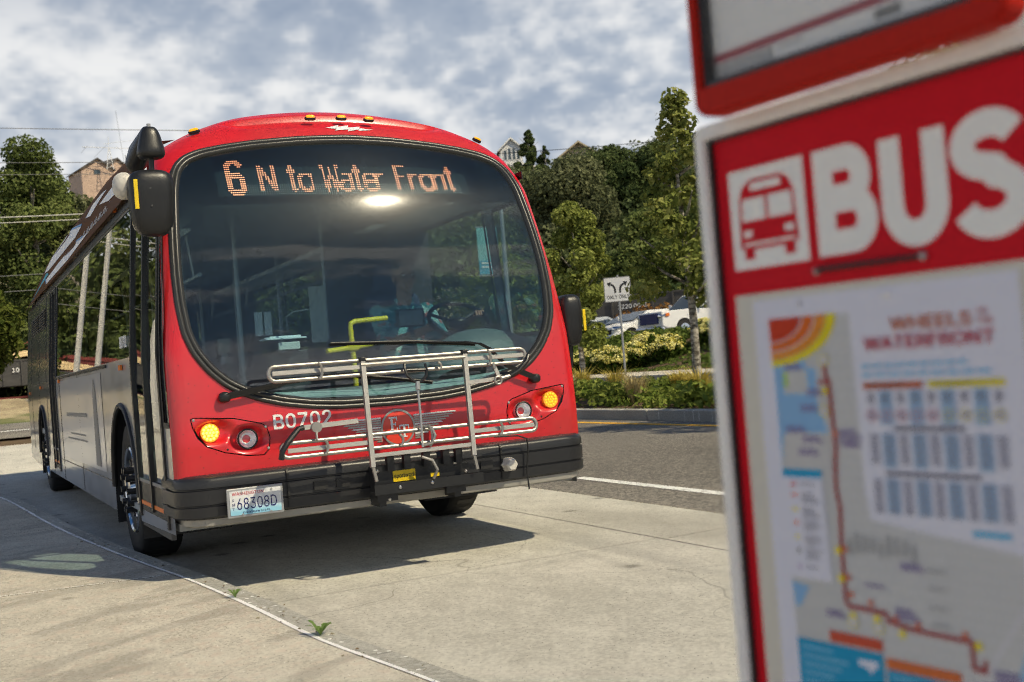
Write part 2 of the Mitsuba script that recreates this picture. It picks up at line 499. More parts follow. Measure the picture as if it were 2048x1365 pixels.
# cross street beyond the bus on the left, running away to the left
struct("cross_road", sheet(np.linspace(-60, 2.3, 15), np.linspace(33, 52, 8), lambda x, y: gz(x, y) + 0.02), "m_asphalt", smooth=True)
struct("gravel_verge", sheet(np.linspace(-60, 2.3, 15), np.linspace(52.2, 90, 14), lambda x, y: gz(x, y) + 0.0), "m_ground", smooth=True)
cr = numbered("cross_road_line")
labels[cr] = {"kind": "structure"}
single(cr, sheet(np.linspace(-40, 2.0, 15), np.array([42.0, 42.9]), lambda x, y: gz(x, y) + 0.03), "m_paintline")

# the concrete bus bay: slabs with open joints
pad = struct("concrete_pad", sheet(np.linspace(-6.0, 2.36, 3), np.linspace(-16, 40, 9), lambda x, y: x * 0 - 0.06), "m_soil", smooth=True)


def slab(poly, z, d=0.05, h=None):
    m = extr(poly, d)
    v = np.asarray(m.vertices).copy()
    top = v[:, 2] > d / 2
    zz = (h(v[:, 1]) if h is not None else z)
    v[:, 2] = np.where(top, zz, zz - d)
    return trimesh.Trimesh(v, m.faces, process=False)


def kerbline(off, y0, y1):
    ys = np.linspace(y0, y1, 90)
    return np.stack([_kj(ys) + off, ys], 1)


E1 = 0.15
ycuts = [-15.0, -9.6, -5.05, -0.475, 4.1, 8.7, 13.3, 17.9, 22.5, 27]
edge = kerbline(E1, -15, 29.5)
left_of_edge = Polygon(np.vstack([edge, [[-40, 29.5], [-40, -15]]]))
for a, b in zip(ycuts[:-1], ycuts[1:]):
    for x0, x1 in ((-12.0, 1.502), (1.514, 2.345)):
        q = Polygon([(x0, a + 0.006 - 0.02 * 0), (x1, a + 0.006 + 0.05 * (x1 + 0.8) / 2.3 * (a > -1) * (a < 0)), (x1, b - 0.006 + 0.05 * (x1 + 0.8) / 2.3 * (b > -1) * (b < 0)), (x0, b - 0.006)])
        q = q.difference(left_of_edge)
        for p in polys(q):
            if p.area > 0.05:
                part(pad, "slab", slab(p, 0.0), "m_pad", smooth=False)

# kerb stones along the bay, a pale sealed joint, the pavement slabs
kerb = struct("kerb", flat(Polygon(np.vstack([kerbline(0.012, -14, 29), kerbline(E1 - 0.01, -14, 29)[::-1]])), lambda x, y: np.stack([x, y, x * 0 - 0.05], -1)), "m_soil")
for a in np.arange(-14, 27, 2.0):
    for y0, y1 in ((a + 0.003, a + 1.997),):
        ys = np.linspace(y0, y1, 14)
        h = KH(ys)
        prof = np.array([[0.014, 0.0], [0.125, -0.002], [0.146, -0.018], [0.152, -0.2]])
        V = np.stack([np.stack([_kj(ys) + o, ys, np.maximum(h + dz, -0.12)], 1) for o, dz in prof], 1)
        n = len(prof)
        idx = [(i * n + j, i * n + j + 1, (i + 1) * n + j + 1, (i + 1) * n + j) for i in range(len(ys) - 1) for j in range(n - 1)]
        part(kerb, "kerbstone", (V.reshape(-1, 3), np.array(idx)), "m_kerb", smooth=35)
ys = np.linspace(-14, 29, 220)
wob = 0.0035 * meshkit.noise(np.stack([ys * 2.5, ys * 0, ys * 0], -1))
V = np.concatenate([np.stack([_kj(ys) - 0.006 - wob, ys, KH(ys) + 0.003], 1), np.stack([_kj(ys) + 0.014 + wob, ys, KH(ys) + 0.003], 1)])
n = len(ys)
part(kerb, "joint_sealant", (V, np.array([[i, i + 1, n + i + 1, n + i] for i in range(n - 1)])), "m_white", smooth=True)

walk = struct("sidewalk", sheet(np.linspace(-30, -1.0, 3), np.linspace(-16, 24, 5), lambda x, y: x * 0 - 0.03), "m_soil", smooth=True)
jl = kerbline(-0.008, -14, 24)
wpoly = Polygon(np.vstack([jl, [[-30, 24], [-30, -14]]]))
wy = [-14, -10.2, -6.4, -3.05, 0.36, 3.7, 7.0, 10.4, 14, 18, 24]
for a, b in zip(wy[:-1], wy[1:]):
    for x0, x1 in ((-30, -10), (-9.99, -5.6), (-5.59, 0)):
        t0, t1 = (0.14 if a == 0.36 else 0), (0.14 if b == 0.36 else 0)
        q = wpoly.intersection(Polygon([(x0, a + 0.006 - t0 * (max(x0, -10) + 1.2)), (x1, a + 0.006 - t0 * (max(x1, -10) + 1.2)), (x1, b - 0.004 - t1 * (max(x1, -10) + 1.2)), (x0, b - 0.004 - t1 * (max(x0, -10) + 1.2))]))
        for p in polys(q):
            v, f = gridpoly(p, 0.5)
            part(walk, "slab", trimesh.Trimesh(np.column_stack([v, KH(v[:, 1])]), f, process=False), "m_walk", smooth=True)
jx = np.linspace(-5.5, _kj(0.4) - 0.02, 40)
jy = 0.36 - 0.14 * (jx + 1.2)
V = np.concatenate([np.stack([jx, jy - 0.004, KH(jy) + 0.003], 1), np.stack([jx, jy + 0.005, KH(jy) + 0.003], 1)])
part(walk, "joint_sealant", (V, np.array([[i, i + 1, 41 + i, 40 + i] for i in range(39)])), "m_white", smooth=True)
# pavement corner of the next island, far left
isl = Polygon([(-30, 24.6), (-3.6, 24.6), (-1.9, 25.6), (-1.5, 27.6), (-2.2, 30.2), (-5, 31.5), (-30, 31.6)])
cp = struct("corner_sidewalk", slab(isl.buffer(-0.16), 0.13, 0.3), "m_walk", smooth=False)
part(cp, "kerbstone", slab(isl.difference(isl.buffer(-0.155)), 0.135, 0.3), "m_kerb", smooth=False)

# the planted strip between the carriageways
med = struct("planting_strip", sheet(np.linspace(8.3, 11.8, 8), np.linspace(-30, 60, 46), lambda x, y: 0.15 + 0.10 * np.sin(np.clip((x - 8.3) / 3.5, 0, 1) * PI) + gz(0 * x, y)), "m_soil", smooth=True)
for side, x0 in ((0, 8.02), (1, 11.75)):
    for k in range(34):
        y0 = -24 + 2.6 * k
        if y0 < 42 and (side == 0 or y0 < 20):
            b = rbox(x0, x0 + 0.27, y0, y0 + 2.59, -0.1, 0.175, 0.03, 8)
            part(med, "kerbstone", b, "m_kerb", smooth=30)
struct("planting_slope", sheet(np.linspace(18.6, 24.8, 10), np.linspace(-30, 70, 50), lambda x, y: 0.40 + gz(x, y) - 0.27 * sst(19, 25, x) + 0.06 * meshkit.noise(np.stack([x, y, x * 0], -1))), "m_soil", smooth=True)
struct("parking_lot", sheet(np.linspace(24.8, 34.5, 4), np.linspace(-20, 60, 9), lambda x, y: gz(x, y) + 0.02), "m_asphalt", smooth=True)

# ------------------------------------------------------------------ the bus: one surface for its front and roof
CP = np.array([(0.0, .66), (0.0, .80), (.012, 1.0), (.04, 1.25), (.085, 1.5), (.17, 1.85), (.29, 2.2), (.42, 2.50), (.49, 2.64), (.585, 2.76), (.72, 2.85), (.95, 2.915), (1.3, 2.95), (1.8, 2.96), (4, 2.96), (8, 2.96), (11.6, 2.96)])
_s = np.r_[0, np.cumsum(np.hypot(*np.diff(CP, axis=0).T))]
VMAX = _s[-1]
_fy, _fz = PchipInterpolator(_s, CP[:, 0]), PchipInterpolator(_s, CP[:, 1])


def halfw(z):
    return 1.275 - 0.085 * np.clip((np.asarray(z, float) - 1.34) / 1.1, 0, 1.2)


def F(x, v, off=0.0):
    """a point of the front and roof: x across, v metres along the middle from bumper to rear; off = outwards"""
    x, v = np.asarray(x, float), np.asarray(v, float)
    y, z = _fy(v), _fz(v)
    dy, dz = _fy(v, 1), _fz(v, 1)
    L = np.hypot(dy, dz) + 1e-9
    ny, nz = -dz / L, dy / L
    k = sst(1.63, 2.73, v)
    w = halfw(z)
    t = np.clip(np.abs(x) / w, 0, 1)
    bow, r, cw = .02 + .20 * k, .06 + .28 * k, .08 + .60 * k
    s = np.clip((t - (1 - cw / w)) / (cw / w), 0, 1)
    d = bow * t * t + r * (1 - np.sqrt(np.maximum(1 - s * s, 1e-9))) - off
    return np.stack([x + 0 * v, y - ny * d, z - nz * d], -1)


def fgrid(us, vs, off=0.0, xlim=None):
    U, V = np.meshgrid(us, vs)
    X = U * halfw(_fz(V)) if xlim is None else U
    P = F(X, V, off(X, V) if callable(off) else off)
    n = len(us)
    i, j = np.meshgrid(np.arange(len(vs) - 1), np.arange(n - 1), indexing="ij")
    a = (i * n + j).ravel()
    return trimesh.Trimesh(P.reshape(-1, 3), np.concatenate([np.stack([a, a + 1, a + n + 1], 1), np.stack([a, a + n + 1, a + n], 1)]), process=False)


def fpoly(poly, off=0.0, cell=0.03):
    v, f = gridpoly(poly, cell)
    o = off(v[:, 0], v[:, 1]) if callable(off) else off
    return trimesh.Trimesh(F(v[:, 0], v[:, 1], o), f, process=False)


def fring(pts, prof, step=0.02):
    """a moulding along a closed outline on the front; prof: (distance inwards, height)"""
    ring = LineString(np.vstack([pts, pts[:1]]))
    L = ring.length
    s = np.arange(0, L, step)
    P = np.array([ring.interpolate(q).coords[0] for q in s])
    for _ in range(4):
        P = 0.25 * np.roll(P, 1, 0) + 0.5 * P + 0.25 * np.roll(P, -1, 0)
    t = np.roll(P, -1, 0) - np.roll(P, 1, 0)
    t /= np.linalg.norm(t, axis=1, keepdims=True)
    area = 0.5 * np.sum(P[:, 0] * np.roll(P[:, 1], -1) - np.roll(P[:, 0], -1) * P[:, 1])
    nrm = np.stack([-t[:, 1], t[:, 0]], 1) * (1 if area > 0 else -1)
    V = np.stack([F(P[:, 0] + nrm[:, 0] * a, P[:, 1] + nrm[:, 1] * a, h) for a, h in prof], 1)
    m, n = len(P), len(prof)
    f = [[i * n + j, i * n + j + 1, ((i + 1) % m) * n + j + 1, ((i + 1) % m) * n + j] for i in range(m) for j in range(n - 1)]
    return tm((V.reshape(-1, 3), np.array(f))), Polygon(P)


bus = thing("city_bus", "red and grey city bus with amber destination sign and a bicycle rack on its nose", "bus")

GH = [(0, 2.088), (.30, 2.077), (.60, 2.052), (.78, 2.026), (.92, 1.995), (1.02, 1.95), (1.078, 1.89), (1.11, 1.82), (1.138, 1.70), (1.162, 1.49), (1.178, 1.31), (1.187, 1.15), (1.187, .98), (1.170, .80), (1.128, .68), (1.055, .57), (.97, .487), (.89, .437), (.79, .392), (.654, .352), (.49, .322), (.316, .305), (0, .297)]
GO = np.array(GH + [(-x, v) for x, v in GH[-2:0:-1]])
gas, opening = fring(GO, [(-0.006, -0.004), (-0.004, 0.010), (0.008, 0.017), (0.020, 0.012), (0.024, 0.006), (0.030, 0.013), (0.042, 0.014), (0.050, 0.006), (0.058, -0.004), (0.060, -0.02)])
part(bus, "windshield_seal", gas, "m_gasket", smooth=50)

PODL = np.array([[-1.175, .323], [-1.155, .330], [-.936, .308], [-.786, .266], [-.757, .246], [-.742, .185], [-.750, .115], [-.784, .083], [-.873, .087], [-1.001, .117], [-1.099, .160], [-1.146, .215], [-1.168, .273]])
PODR = PODL * [-1, 1]
podpolys = [Polygon(PODL), Polygon(PODR)]
VRED = 3.05
holes = unary_union([opening.buffer(0.01)] + podpolys)


def brow(x, v):
    """the shallow channel pressed into the brow above the windshield"""
    return -0.034 * sst(2.190, 2.212, v) * (1 - sst(2.30, 2.335, v)) * (1 - sst(.62, .80, np.abs(x) + 0.9 * (2.33 - v)))


shell = sbox(-1.4, 0.0, 1.4, VRED).difference(holes)
vv, ff = gridpoly(sbox(-1.0, 0.0, 1.0, 1.0), 1.0) if False else (None, None)
# cut in units of half widths so that both edges stay clean
UV = []
sh_u = affinity.scale(sbox(-1, 0, 1, VRED), 1, 1, origin=(0, 0))


def tou(poly):
    """(x, v) -> (u, v), u = x / half width"""
    out = []
    for p in polys(poly):
        ext = np.array(p.exterior.coords)
        ext[:, 0] /= halfw(_fz(ext[:, 1]))
        out.append(Polygon(ext))
    return unary_union(out)


sh_u = sh_u.difference(tou(unary_union([opening.buffer(0.004)] + podpolys)))
v2, f2 = gridpoly(sh_u, 0.022)
X2 = v2[:, 0] * halfw(_fz(v2[:, 1]))
part(bus, "front_shell", trimesh.Trimesh(F(X2, v2[:, 1], brow(X2, v2[:, 1])), f2, process=False), "m_red", smooth=True)

# windshield glass and a road dust film glossed to imitate bloom round the glint
wsp = opening.buffer(-0.052)
part(bus, "windshield", fpoly(wsp, -0.010, 0.05), "m_windshield", smooth=True)
part(bus, "windshield__dust_bloom_film", fpoly(wsp, -0.006, 0.05), "m_dust_bloom", smooth=True)

# roof behind the front cap
part(bus, "roof", fgrid(np.linspace(-1, 1, 41), np.concatenate([np.linspace(VRED, 3.6, 6), np.linspace(4.0, VMAX, 14)])), "m_offwhite", smooth=True)

# ---- the flanks: outer skin x as a function of height
FX = lambda z: halfw(z)


def side(poly, s, off=0.0, cell=0.25):
    """a polygon in (y, z) laid on the flank; s = -1 kerb side, +1 street side; off outwards"""
    v, f = gridpoly(poly, cell)
    x = s * (FX(v[:, 1]) + off)
    return trimesh.Trimesh(np.stack([x, v[:, 0], v[:, 1]], -1), f, process=False)


def sidebox(y0, y1, z0, z1, s, off=0.0, d=0.02):
    zs = np.linspace(z0, z1, 7)
    V = []
    for z in zs:
        x = FX(z)
        for o in (off, off + d):
            V += [[s * (x + o), y0, z], [s * (x + o), y1, z]]
    V = np.array(V)
    f = []
    for i in range(6):
        a, b = 4 * i, 4 * i + 4
        f += [[a + 2, a + 3, b + 3, b + 2], [a, b, b + 1, a + 1], [a, a + 2, b + 2, b], [a + 1, b + 1, b + 3, a + 3]]
    f += [[0, 1, 3, 2], [24, 26, 27, 25]]
    return tm((V, np.array(f)))


vE = np.linspace(0.0, 2.6, 60)
Ed = F(halfw(_fz(vE)), vE)
edge_yz = Ed[(Ed[:, 2] < 2.42)][:, 1:]
edge_yz = np.vstack([[[edge_yz[0, 0] + .06, 0.345], [edge_yz[0, 0] + .06, 0.62]], edge_yz, [[edge_yz[-1, 0] + 0.01, 2.43]]])
YR = 11.6
skin = Polygon(np.vstack([edge_yz, [[YR, 2.43], [YR, 0.34], [10.6, 0.30], [2.7, 0.29]]]))
WF, WR = (1.98, 0.47), (9.15, 0.47)
arch = lambda c, r=0.60: unary_union([Point(c).buffer(r, 24), sbox(c[0] - r, 0, c[0] + r, c[1])])
rr = lambda y0, y1, z0, z1, r=0.05: sbox(y0 + r, z0 + r, y1 - r, z1 - r).buffer(r, 6)
# kerb side openings
front_door = sbox(0.285, 0.40, 1.345, 2.36)
rear_door = sbox(6.98, 0.38, 7.72, 2.36)
quarter = Polygon([(0.10, 0.95), (0.265, 0.95), (0.265, 2.22), (0.20, 2.22)])
kwin = rr(1.42, 6.92, 1.385, 2.36)
rearpanel = sbox(7.80, 2.02, 10.9, 2.25)
kskin = skin.difference(unary_union([front_door, rear_door, kwin, quarter, arch(WF), arch(WR)]))
split = 7.75
part(bus, "side_panel", side(kskin.intersection(sbox(-1, 0, split, 3)), -1), "m_silver", smooth=True)
part(bus, "side_panel", side(kskin.intersection(sbox(split, 0, 12, 3)), -1), "m_flank", smooth=True)
wcuts = [1.42, 2.75, 4.15, 5.55, 6.92]
for a, b in zip(wcuts[:-1], wcuts[1:]):
    w = part(bus, "side_window", side(kwin.intersection(sbox(a + 0.006, 0, b - 0.006, 3)), -1, -0.004, 0.4), "m_sideglass", smooth=True)
    part(bus, "side_window_post", sidebox(b - 0.012, b + 0.012, 1.39, 2.355, -1, -0.03, 0.02), "m_black")
gb = kwin.difference(kwin.buffer(-0.03))
part(bus, "window_band", side(gb, -1, -0.007), "m_black")
part(bus, "quarter_window", side(quarter, -1, -0.006), "m_sideglass", smooth=True)
part(bus, "quarter_window_seal", side(quarter.buffer(0.012).difference(quarter.buffer(-0.02)), -1, 0.004), "m_rubber")
# drip rail
part(bus, "drip_rail", sidebox(0.42, 9.9, 2.375, 2.425, -1, 0.002, 0.008), "m_black")
part(bus, "drip_rail", sidebox(0.42, 11.5, 2.375, 2.425, 1, 0.002, 0.008), "m_black")


def door(y0, y1, s, name, dep=0.012):
    d = part(bus, name, [sidebox(y0, y0 + 0.045, 0.36, 2.36, s, -0.01, 0.010 + dep), sidebox(y1 - 0.045, y1, 0.36, 2.36, s, -0.01, 0.010 + dep),
                         sidebox(y0 + .045, y1 - .045, 2.30, 2.36, s, -0.01, 0.014), sidebox(y0 + .045, y1 - .045, 0.40, 0.60, s, -0.02, 0.020)], "m_black")
    mid = (y0 + y1) / 2
    for a, b in ((y0 + 0.045, mid - 0.022), (mid + 0.022, y1 - 0.045)):
        part(d, "pane", side(sbox(a, 0.60, b, 2.30), s, -0.004, 0.4), "m_sideglass", smooth=True)
        part(d, "sill", sidebox(a, b, 0.585, 0.605, s, 0.001, 0.006), "m_grey")
    part(d, "centre_bar", sidebox(mid - 0.022, mid + 0.022, 0.42, 2.33, s, -0.012, 0.016 + dep), "m_black")
    part(d, "step_edge", sidebox(y0 + .06, y1 - .06, 0.440, 0.465, s, 0.001, 0.004), "m_orange")
    part(d, "step_plate", sidebox(y0 + .02, y1 - .02, 0.30, 0.40, s, -0.03, 0.028), "m_darkgrey")
    return d


fd = door(0.285, 1.345, -1, "front_door")
lab(fd, "front door with two tall glass panes behind the mirror")
lab(door(6.98, 7.72, -1, "rear_door"), "narrow rear door ahead of the rear wheel")
for a, b in ((8.33, 9.25), (9.45, 10.65)):
    lv = part(bus, "rear_vent", side(rr(a, b, 2.0, 2.24, 0.03), -1, 0.004), "m_black")
    for k in range(7):
        part(lv, "slat", sidebox(a + .03, b - .03, 2.02 + .03 * k, 2.035 + .03 * k, -1, 0.004, 0.012), "m_rubber")
for a in (8.25, 9.35, 10.75):
    part(bus, "panel_joint", sidebox(a, a + 0.012, 0.5, 2.36, -1, 0.0, 0.003), "m_black")
part(bus, "panel_joint", sidebox(7.8, 11.55, 1.335, 1.347, -1, 0.0, 0.003), "m_black")
for a in (4.72, 6.55):
    part(bus, "panel_joint", sidebox(a, a + 0.008, 0.30, 1.345, -1, 0.0, 0.003), "m_black")
part(bus, "panel_joint", sidebox(2.7, 6.9, 0.500, 0.507, -1, 0.0, 0.003), "m_black")
part(bus, "beltline", sidebox(2.62, 6.9, 1.352, 1.375, -1, 0.0, 0.012), "m_black")
# printed advertisement on the flank
ad = part(bus, "side_poster", side(sbox(3.0, 0.55, 6.45, 1.325), -1, 0.003), "m_poster_side", smooth=True)
lab(ad, "pale advertisement panel on the kerb side with a dark tower and grey lettering")
part(ad, "tower_print", side(unary_union([Polygon([(3.30, .58), (3.62, .58), (3.58, 1.18), (3.47, 1.30), (3.38, 1.18)])]), -1, 0.006), "m_grey")
for k, (a, b, z) in enumerate([(4.1, 5.9, .97), (4.3, 5.6, .80), (4.2, 5.9, .75)]):
    part(ad, "print_line", side(sbox(a, z, b, z + (0.035 if k < 1 else 0.015)), -1, 0.006), "m_grey")
for y, z in ((1.75, 1.36), (6.45, 1.36), (9.0, 1.33), (11.0, 1.28)):
    sl = part(bus, "side_lamp", sidebox(y, y + 0.10, z - 0.05, z - 0.015, -1, 0.002, 0.014), "m_orange")
part(bus, "side_marker", sidebox(2.15, 2.24, 2.455, 2.475, -1, -0.01, 0.02), "m_orange")
# fleet number beside the door, set on the glass
nm = meshkit.text_mesh("B0702", 0.075, 0.002, bold=True)
v = np.asarray(nm.vertices)
part(bus, "fleet_number", trimesh.Trimesh(np.stack([-(FX(1.45) + 0.002 + v[:, 2]), 1.86 - v[:, 0], 1.46 + v[:, 1]], -1), nm.faces, process=False), "m_white", smooth=False)
# street side
swin = [rr(0.36, 0.95, 1.32, 2.25), rr(1.08, 2.30, 1.385, 2.29), rr(2.36, 3.75, 1.385, 2.29), rr(3.81, 5.2, 1.385, 2.29), rr(5.26, 6.6, 1.385, 2.29), rr(6.66, 8.0, 1.385, 2.29)]
sskin = skin.difference(unary_union(swin + [arch(WF), arch(WR)]))
part(bus, "side_panel", side(sskin, 1), "m_silver", smooth=True)
for w in swin:
    k = part(bus, "side_window", side(w.buffer(0.004), 1, -0.004, 0.4), "m_sideglass", smooth=True)
    part(k, "frame", side(w.difference(w.buffer(-0.03)), 1, -0.006), "m_black")
# rear wall, floor, inner lining
part(bus, "rear_wall", moved(extr(Polygon([(-1.25, .35), (1.25, .35), (1.19, 2.42), (.98, 2.60), (.6, 2.78), (0, 2.90), (-.6, 2.78), (-.98, 2.60), (-1.19, 2.42)]), .03), frame([0, 11.6, 0], [1, 0, 0], [0, 0, 1], [0, -1, 0])), "m_flank", smooth=False)
part(bus, "floor", [bx(-1.25, 1.25, 0.16, 7.7, 0.36, 0.40), bx(-1.25, 1.25, 7.7, 11.5, 0.72, 0.78), bx(-1.2, 1.2, 7.68, 7.72, 0.40, 0.74), bx(-.95, .95, 2.7, 8.4, 0.26, 0.36), bx(-.62, .62, .6, 2.7, .33, .36)], "m_interior", smooth=False)
part(bus, "ceiling", [bx(-1.0, 1.0, 0.62, 11.5, 2.40, 2.42), bx(-1.19, -0.78, 1.5, 11.5, 2.29, 2.31), bx(0.78, 1.19, 1.1, 11.5, 2.29, 2.31)], "m_ceiling", smooth=False)
# wheel wells
for c in (WF, WR):
    for s in (-1, 1):
        a = np.linspace(0, PI, 15)
        o = [(c[0] + .60 * math.cos(t), c[1] + .60 * math.sin(t)) for t in a]
        o = [(c[0] + .60, .2)] + o + [(c[0] - .60, .2)]
        V = np.array([[s * x, y, z] for y, z in o for x in (FX(.6) - .002, .72)])
        f = [[2 * i, 2 * i + 1, 2 * i + 3, 2 * i + 2] for i in range(len(o) - 1)]
        part(bus, "wheel_well", cat((V, np.array(f)), bx(min(s * .70, s * .74), max(s * .70, s * .74), c[0] - .6, c[0] + .6, .2, 1.06)), "m_black", smooth=30)
        lip = np.array([[s * (FX(z) + 0.002), y, z] for y, z in o if z > .3])
        part(bus, "arch_lip", tube(lip, 0.020, 8), "m_rubber")


def wheel(c, s, dual=False):
    """tyre, rim, hub, nuts; the axle along x, outer face at x = s * 1.205"""
    M = frame([s * 1.245, c[0], 0.478], [0, 1, 0], [0, 0, 1], [s, 0, 0])
    w = part(bus, "wheel", moved(lathe([(.28, -.26), (.44, -.275), (.472, -.25), (.478, -.22), (.478, -.05), (.470, -.022), (.45, -.004), (.40, .004), (.33, .0), (.295, -.012), (.285, -.03)], 56), M), "m_tyre", smooth=40)
    part(w, "rim", moved(lathe([(.293, -.02), (.300, -.004), (.290, .004), (.278, -.006), (.268, -.05), (.255, -.055), (.245, -.035), (.20, -.025), (.172, -.030), (.165, -.02), (.115, -.015), (.11, .02), (.0, .024)], 48), M), "m_chrome", smooth=35)
    tr = [moved(trimesh.creation.box((0.012, .05, .13)), M @ trimesh.transformations.rotation_matrix(t, [0, 0, 1]) @ trimesh.transformations.translation_matrix([.474, 0, -.115])) for t in np.arange(0, 2 * PI, 2 * PI / 30)]
    part(w, "tread", tr, "m_rubber", smooth=False)
    for k in range(10):
        t = k * 2 * PI / 10
        q = np.array([.142 * math.cos(t), .142 * math.sin(t)])
        part(w, "nut", moved(trimesh.creation.cylinder(radius=.021, height=.07, sections=8), M @ trimesh.transformations.translation_matrix([q[0], q[1], .015])), "m_black", smooth=30)
    for k in range(10):
        t = (k + .5) * 2 * PI / 10
        part(w, "hand_hole", moved(trimesh.creation.cylinder(radius=.026, height=.012, sections=12), M @ trimesh.transformations.translation_matrix([.215 * math.cos(t), .215 * math.sin(t), -.026])), "m_black", smooth=30)
    return w


for s in (-1, 1):
    wheel(WF, s)
    wheel(WR, s)
part(bus, "axle", [cyl((-1.0, WF[0], .478), (1.0, WF[0], .478), .07), cyl((-1.0, WR[0], .478), (1.0, WR[0], .478), .09)], "m_black")

# roof-edge fairings, brown with white and blue shapes
FP = np.array([(2.425, 1.235), (2.50, 1.212), (2.575, 1.190), (2.585, 1.178), (2.70, 1.155), (2.79, 1.13), (2.85, 1.095), (2.885, 1.04), (2.90, .95)])
ftop = lambda y: np.interp(y, [.3, .75, 1.5, 2.3, 3.2, 8.6, 10.9, 11.6], [2.66, 2.70, 2.80, 2.86, 2.90, 2.90, 2.72, 2.62])


def fair(y, z, off=0.0, s=-1):
    k = (z - 2.425) / (2.90 - 2.425)
    zz = 2.425 + k * (ftop(y) - 2.425)
    return np.stack([s * (np.interp(z, FP[:, 0], FP[:, 1]) + off), y, zz], -1)


for s in (-1, 1):
    ys = np.concatenate([np.linspace(1.02 if s < 0 else 1.9, 3.2, 14), np.linspace(3.7, 11.6, 20)])
    V = np.array([fair(np.full(len(FP), y), FP[:, 0], 0, s) for y in ys]).reshape(-1, 3)
    n = len(FP)
    f = [[i * n + j, i * n + j + 1, (i + 1) * n + j + 1, (i + 1) * n + j] for i in range(len(ys) - 1) for j in range(n - 1)]
    fk = part(bus, "roof_fairing", (V, np.array(f)), "m_brown", smooth=35)
    lab(fk, "glossy brown roof-edge fairing with white and blue shapes" + (", kerb side" if s < 0 else ", street side"))
    if s < 0:
        inv = lambda P: [(y, 2.425 + (z - 2.425) / (ftop(y) - 2.425) * .475) for y, z in P]
        sh = {"white": [[(6.22, 2.86), (4.55, 2.68), (5.04, 2.645), (8.17, 2.66), (8.84, 2.69), (7.87, 2.80)], [(4.83, 2.585), (4.12, 2.53), (3.62, 2.505), (5.26, 2.465), (7.91, 2.48), (8.2, 2.555), (6.58, 2.575)],
                        [(4.25, 2.71), (3.83, 2.76), (2.99, 2.74), (2.83, 2.725), (3.43, 2.69), (3.81, 2.665)], [(3.19, 2.665), (2.42, 2.68), (1.93, 2.63), (1.95, 2.575), (2.55, 2.595)]],
              "blue": [[(6.3, 2.885), (4.50, 2.70), (4.55, 2.68), (6.22, 2.86)], [(4.83, 2.585), (4.05, 2.535), (4.12, 2.52), (4.80, 2.57)], [(7.91, 2.48), (8.35, 2.575), (8.2, 2.58)]],
              "teal": [[(11.3, 2.60), (10.57, 2.70), (9.37, 2.82), (9.0, 2.84), (9.3, 2.78), (10.3, 2.66)], [(11.3, 2.50), (8.36, 2.66), (8.03, 2.61), (10.3, 2.50)]]}
        for nm_, ps in sh.items():
            for P in ps:
                v, ft = gridpoly(Polygon(inv(P)).buffer(0), .12)
                part(fk, nm_ + "_shape", trimesh.Trimesh(fair(v[:, 0], v[:, 1], .003 if nm_ != "blue" else .005), ft, process=False), {"white": "m_white", "blue": "m_blue", "teal": "m_teal"}[nm_], smooth=False)
        for k in range(24):        # a line of lettering too small to read, as strokes
            y = 2.45 + .095 * k
            part(fk, "lettering_stroke", trimesh.Trimesh(fair(np.array([y, y + .03, y + .03, y]), np.array([2.50, 2.50, 2.56 + .03 * (k % 3 == 0), 2.56 + .03 * (k % 3 == 0)]), .003), [[0, 1, 2], [0, 2, 3]], process=False), "m_white", smooth=False)

# ---- bumper and the grey valance under it
half = [(0, -.118), (.45, -.114), (.85, -.100), (1.10, -.080)]
cn = [(1.10 + .185 * math.sin(t), .105 - .185 * math.cos(t)) for t in np.linspace(.18, PI / 2, 8)]
path = np.array(half + cn + [(1.287, .30), (1.287, .42)])
path = np.vstack([path[::-1] * [-1, 1], path[1:]])
path = path[np.r_[True, np.linalg.norm(np.diff(path, axis=0), axis=1) > 1e-3]]


def along(path, prof):
    t = np.gradient(path, axis=0)
    t /= np.linalg.norm(t, axis=1, keepdims=True)
    nr = np.stack([t[:, 1], -t[:, 0]], 1)
    V = np.stack([np.column_stack([path + nr * o, np.full(len(path), z)]) for z, o in prof], 1)
    m, n = len(path), len(prof)
    return tm((V.reshape(-1, 3), np.array([[i * n + j, (i + 1) * n + j, (i + 1) * n + j + 1, i * n + j + 1] for i in range(m - 1) for j in range(n - 1)])))


prof = [(.432, -.10), (.432, -.03), (.436, -.010), (.446, 0), (.498, .002), (.502, -.010), (.508, -.010), (.512, .002), (.588, .002), (.592, -.010), (.598, -.010), (.602, .002), (.640, 0), (.658, -.012), (.668, -.035), (.672, -.12), (.672, -.16)]
bp = part(bus, "bumper", along(path, prof), "m_bumper", smooth=40)
lab(bp, "black three-ribbed rubber bumper")
part(bus, "valance", along(path * [.985, 1], [(.386, -.10), (.388, -.045), (.396, -.026), (.431, -.022)]), "m_skirt", smooth=40)
for x in (-.70, .62):
    part(bp, "end_joint", along(np.array([[x, -.115], [x + .012, -.115]]), [(z, o + .003) for z, o in prof[3:15]]), "m_rubber", smooth=False)
part(bp, "recess_block", bx(.30, .40, -.126, -.11, .525, .575), "m_rubber", smooth=False)
for x in (-.55, -.42, .48):
    part(bp, "recess_block", bx(x, x + .08, -.126, -.11, .525, .575), "m_rubber", smooth=False)
kn = lathe([(0.0, .05), (.030, .05), (.040, .038), (.046, .0), (.046, -.04)], 6)
part(bp, "tow_cap", moved(kn, frame([.665, -.135, .535], [1, 0, 0], [0, 0, 1], [0, -1, 0])), "m_offwhite", smooth=20)

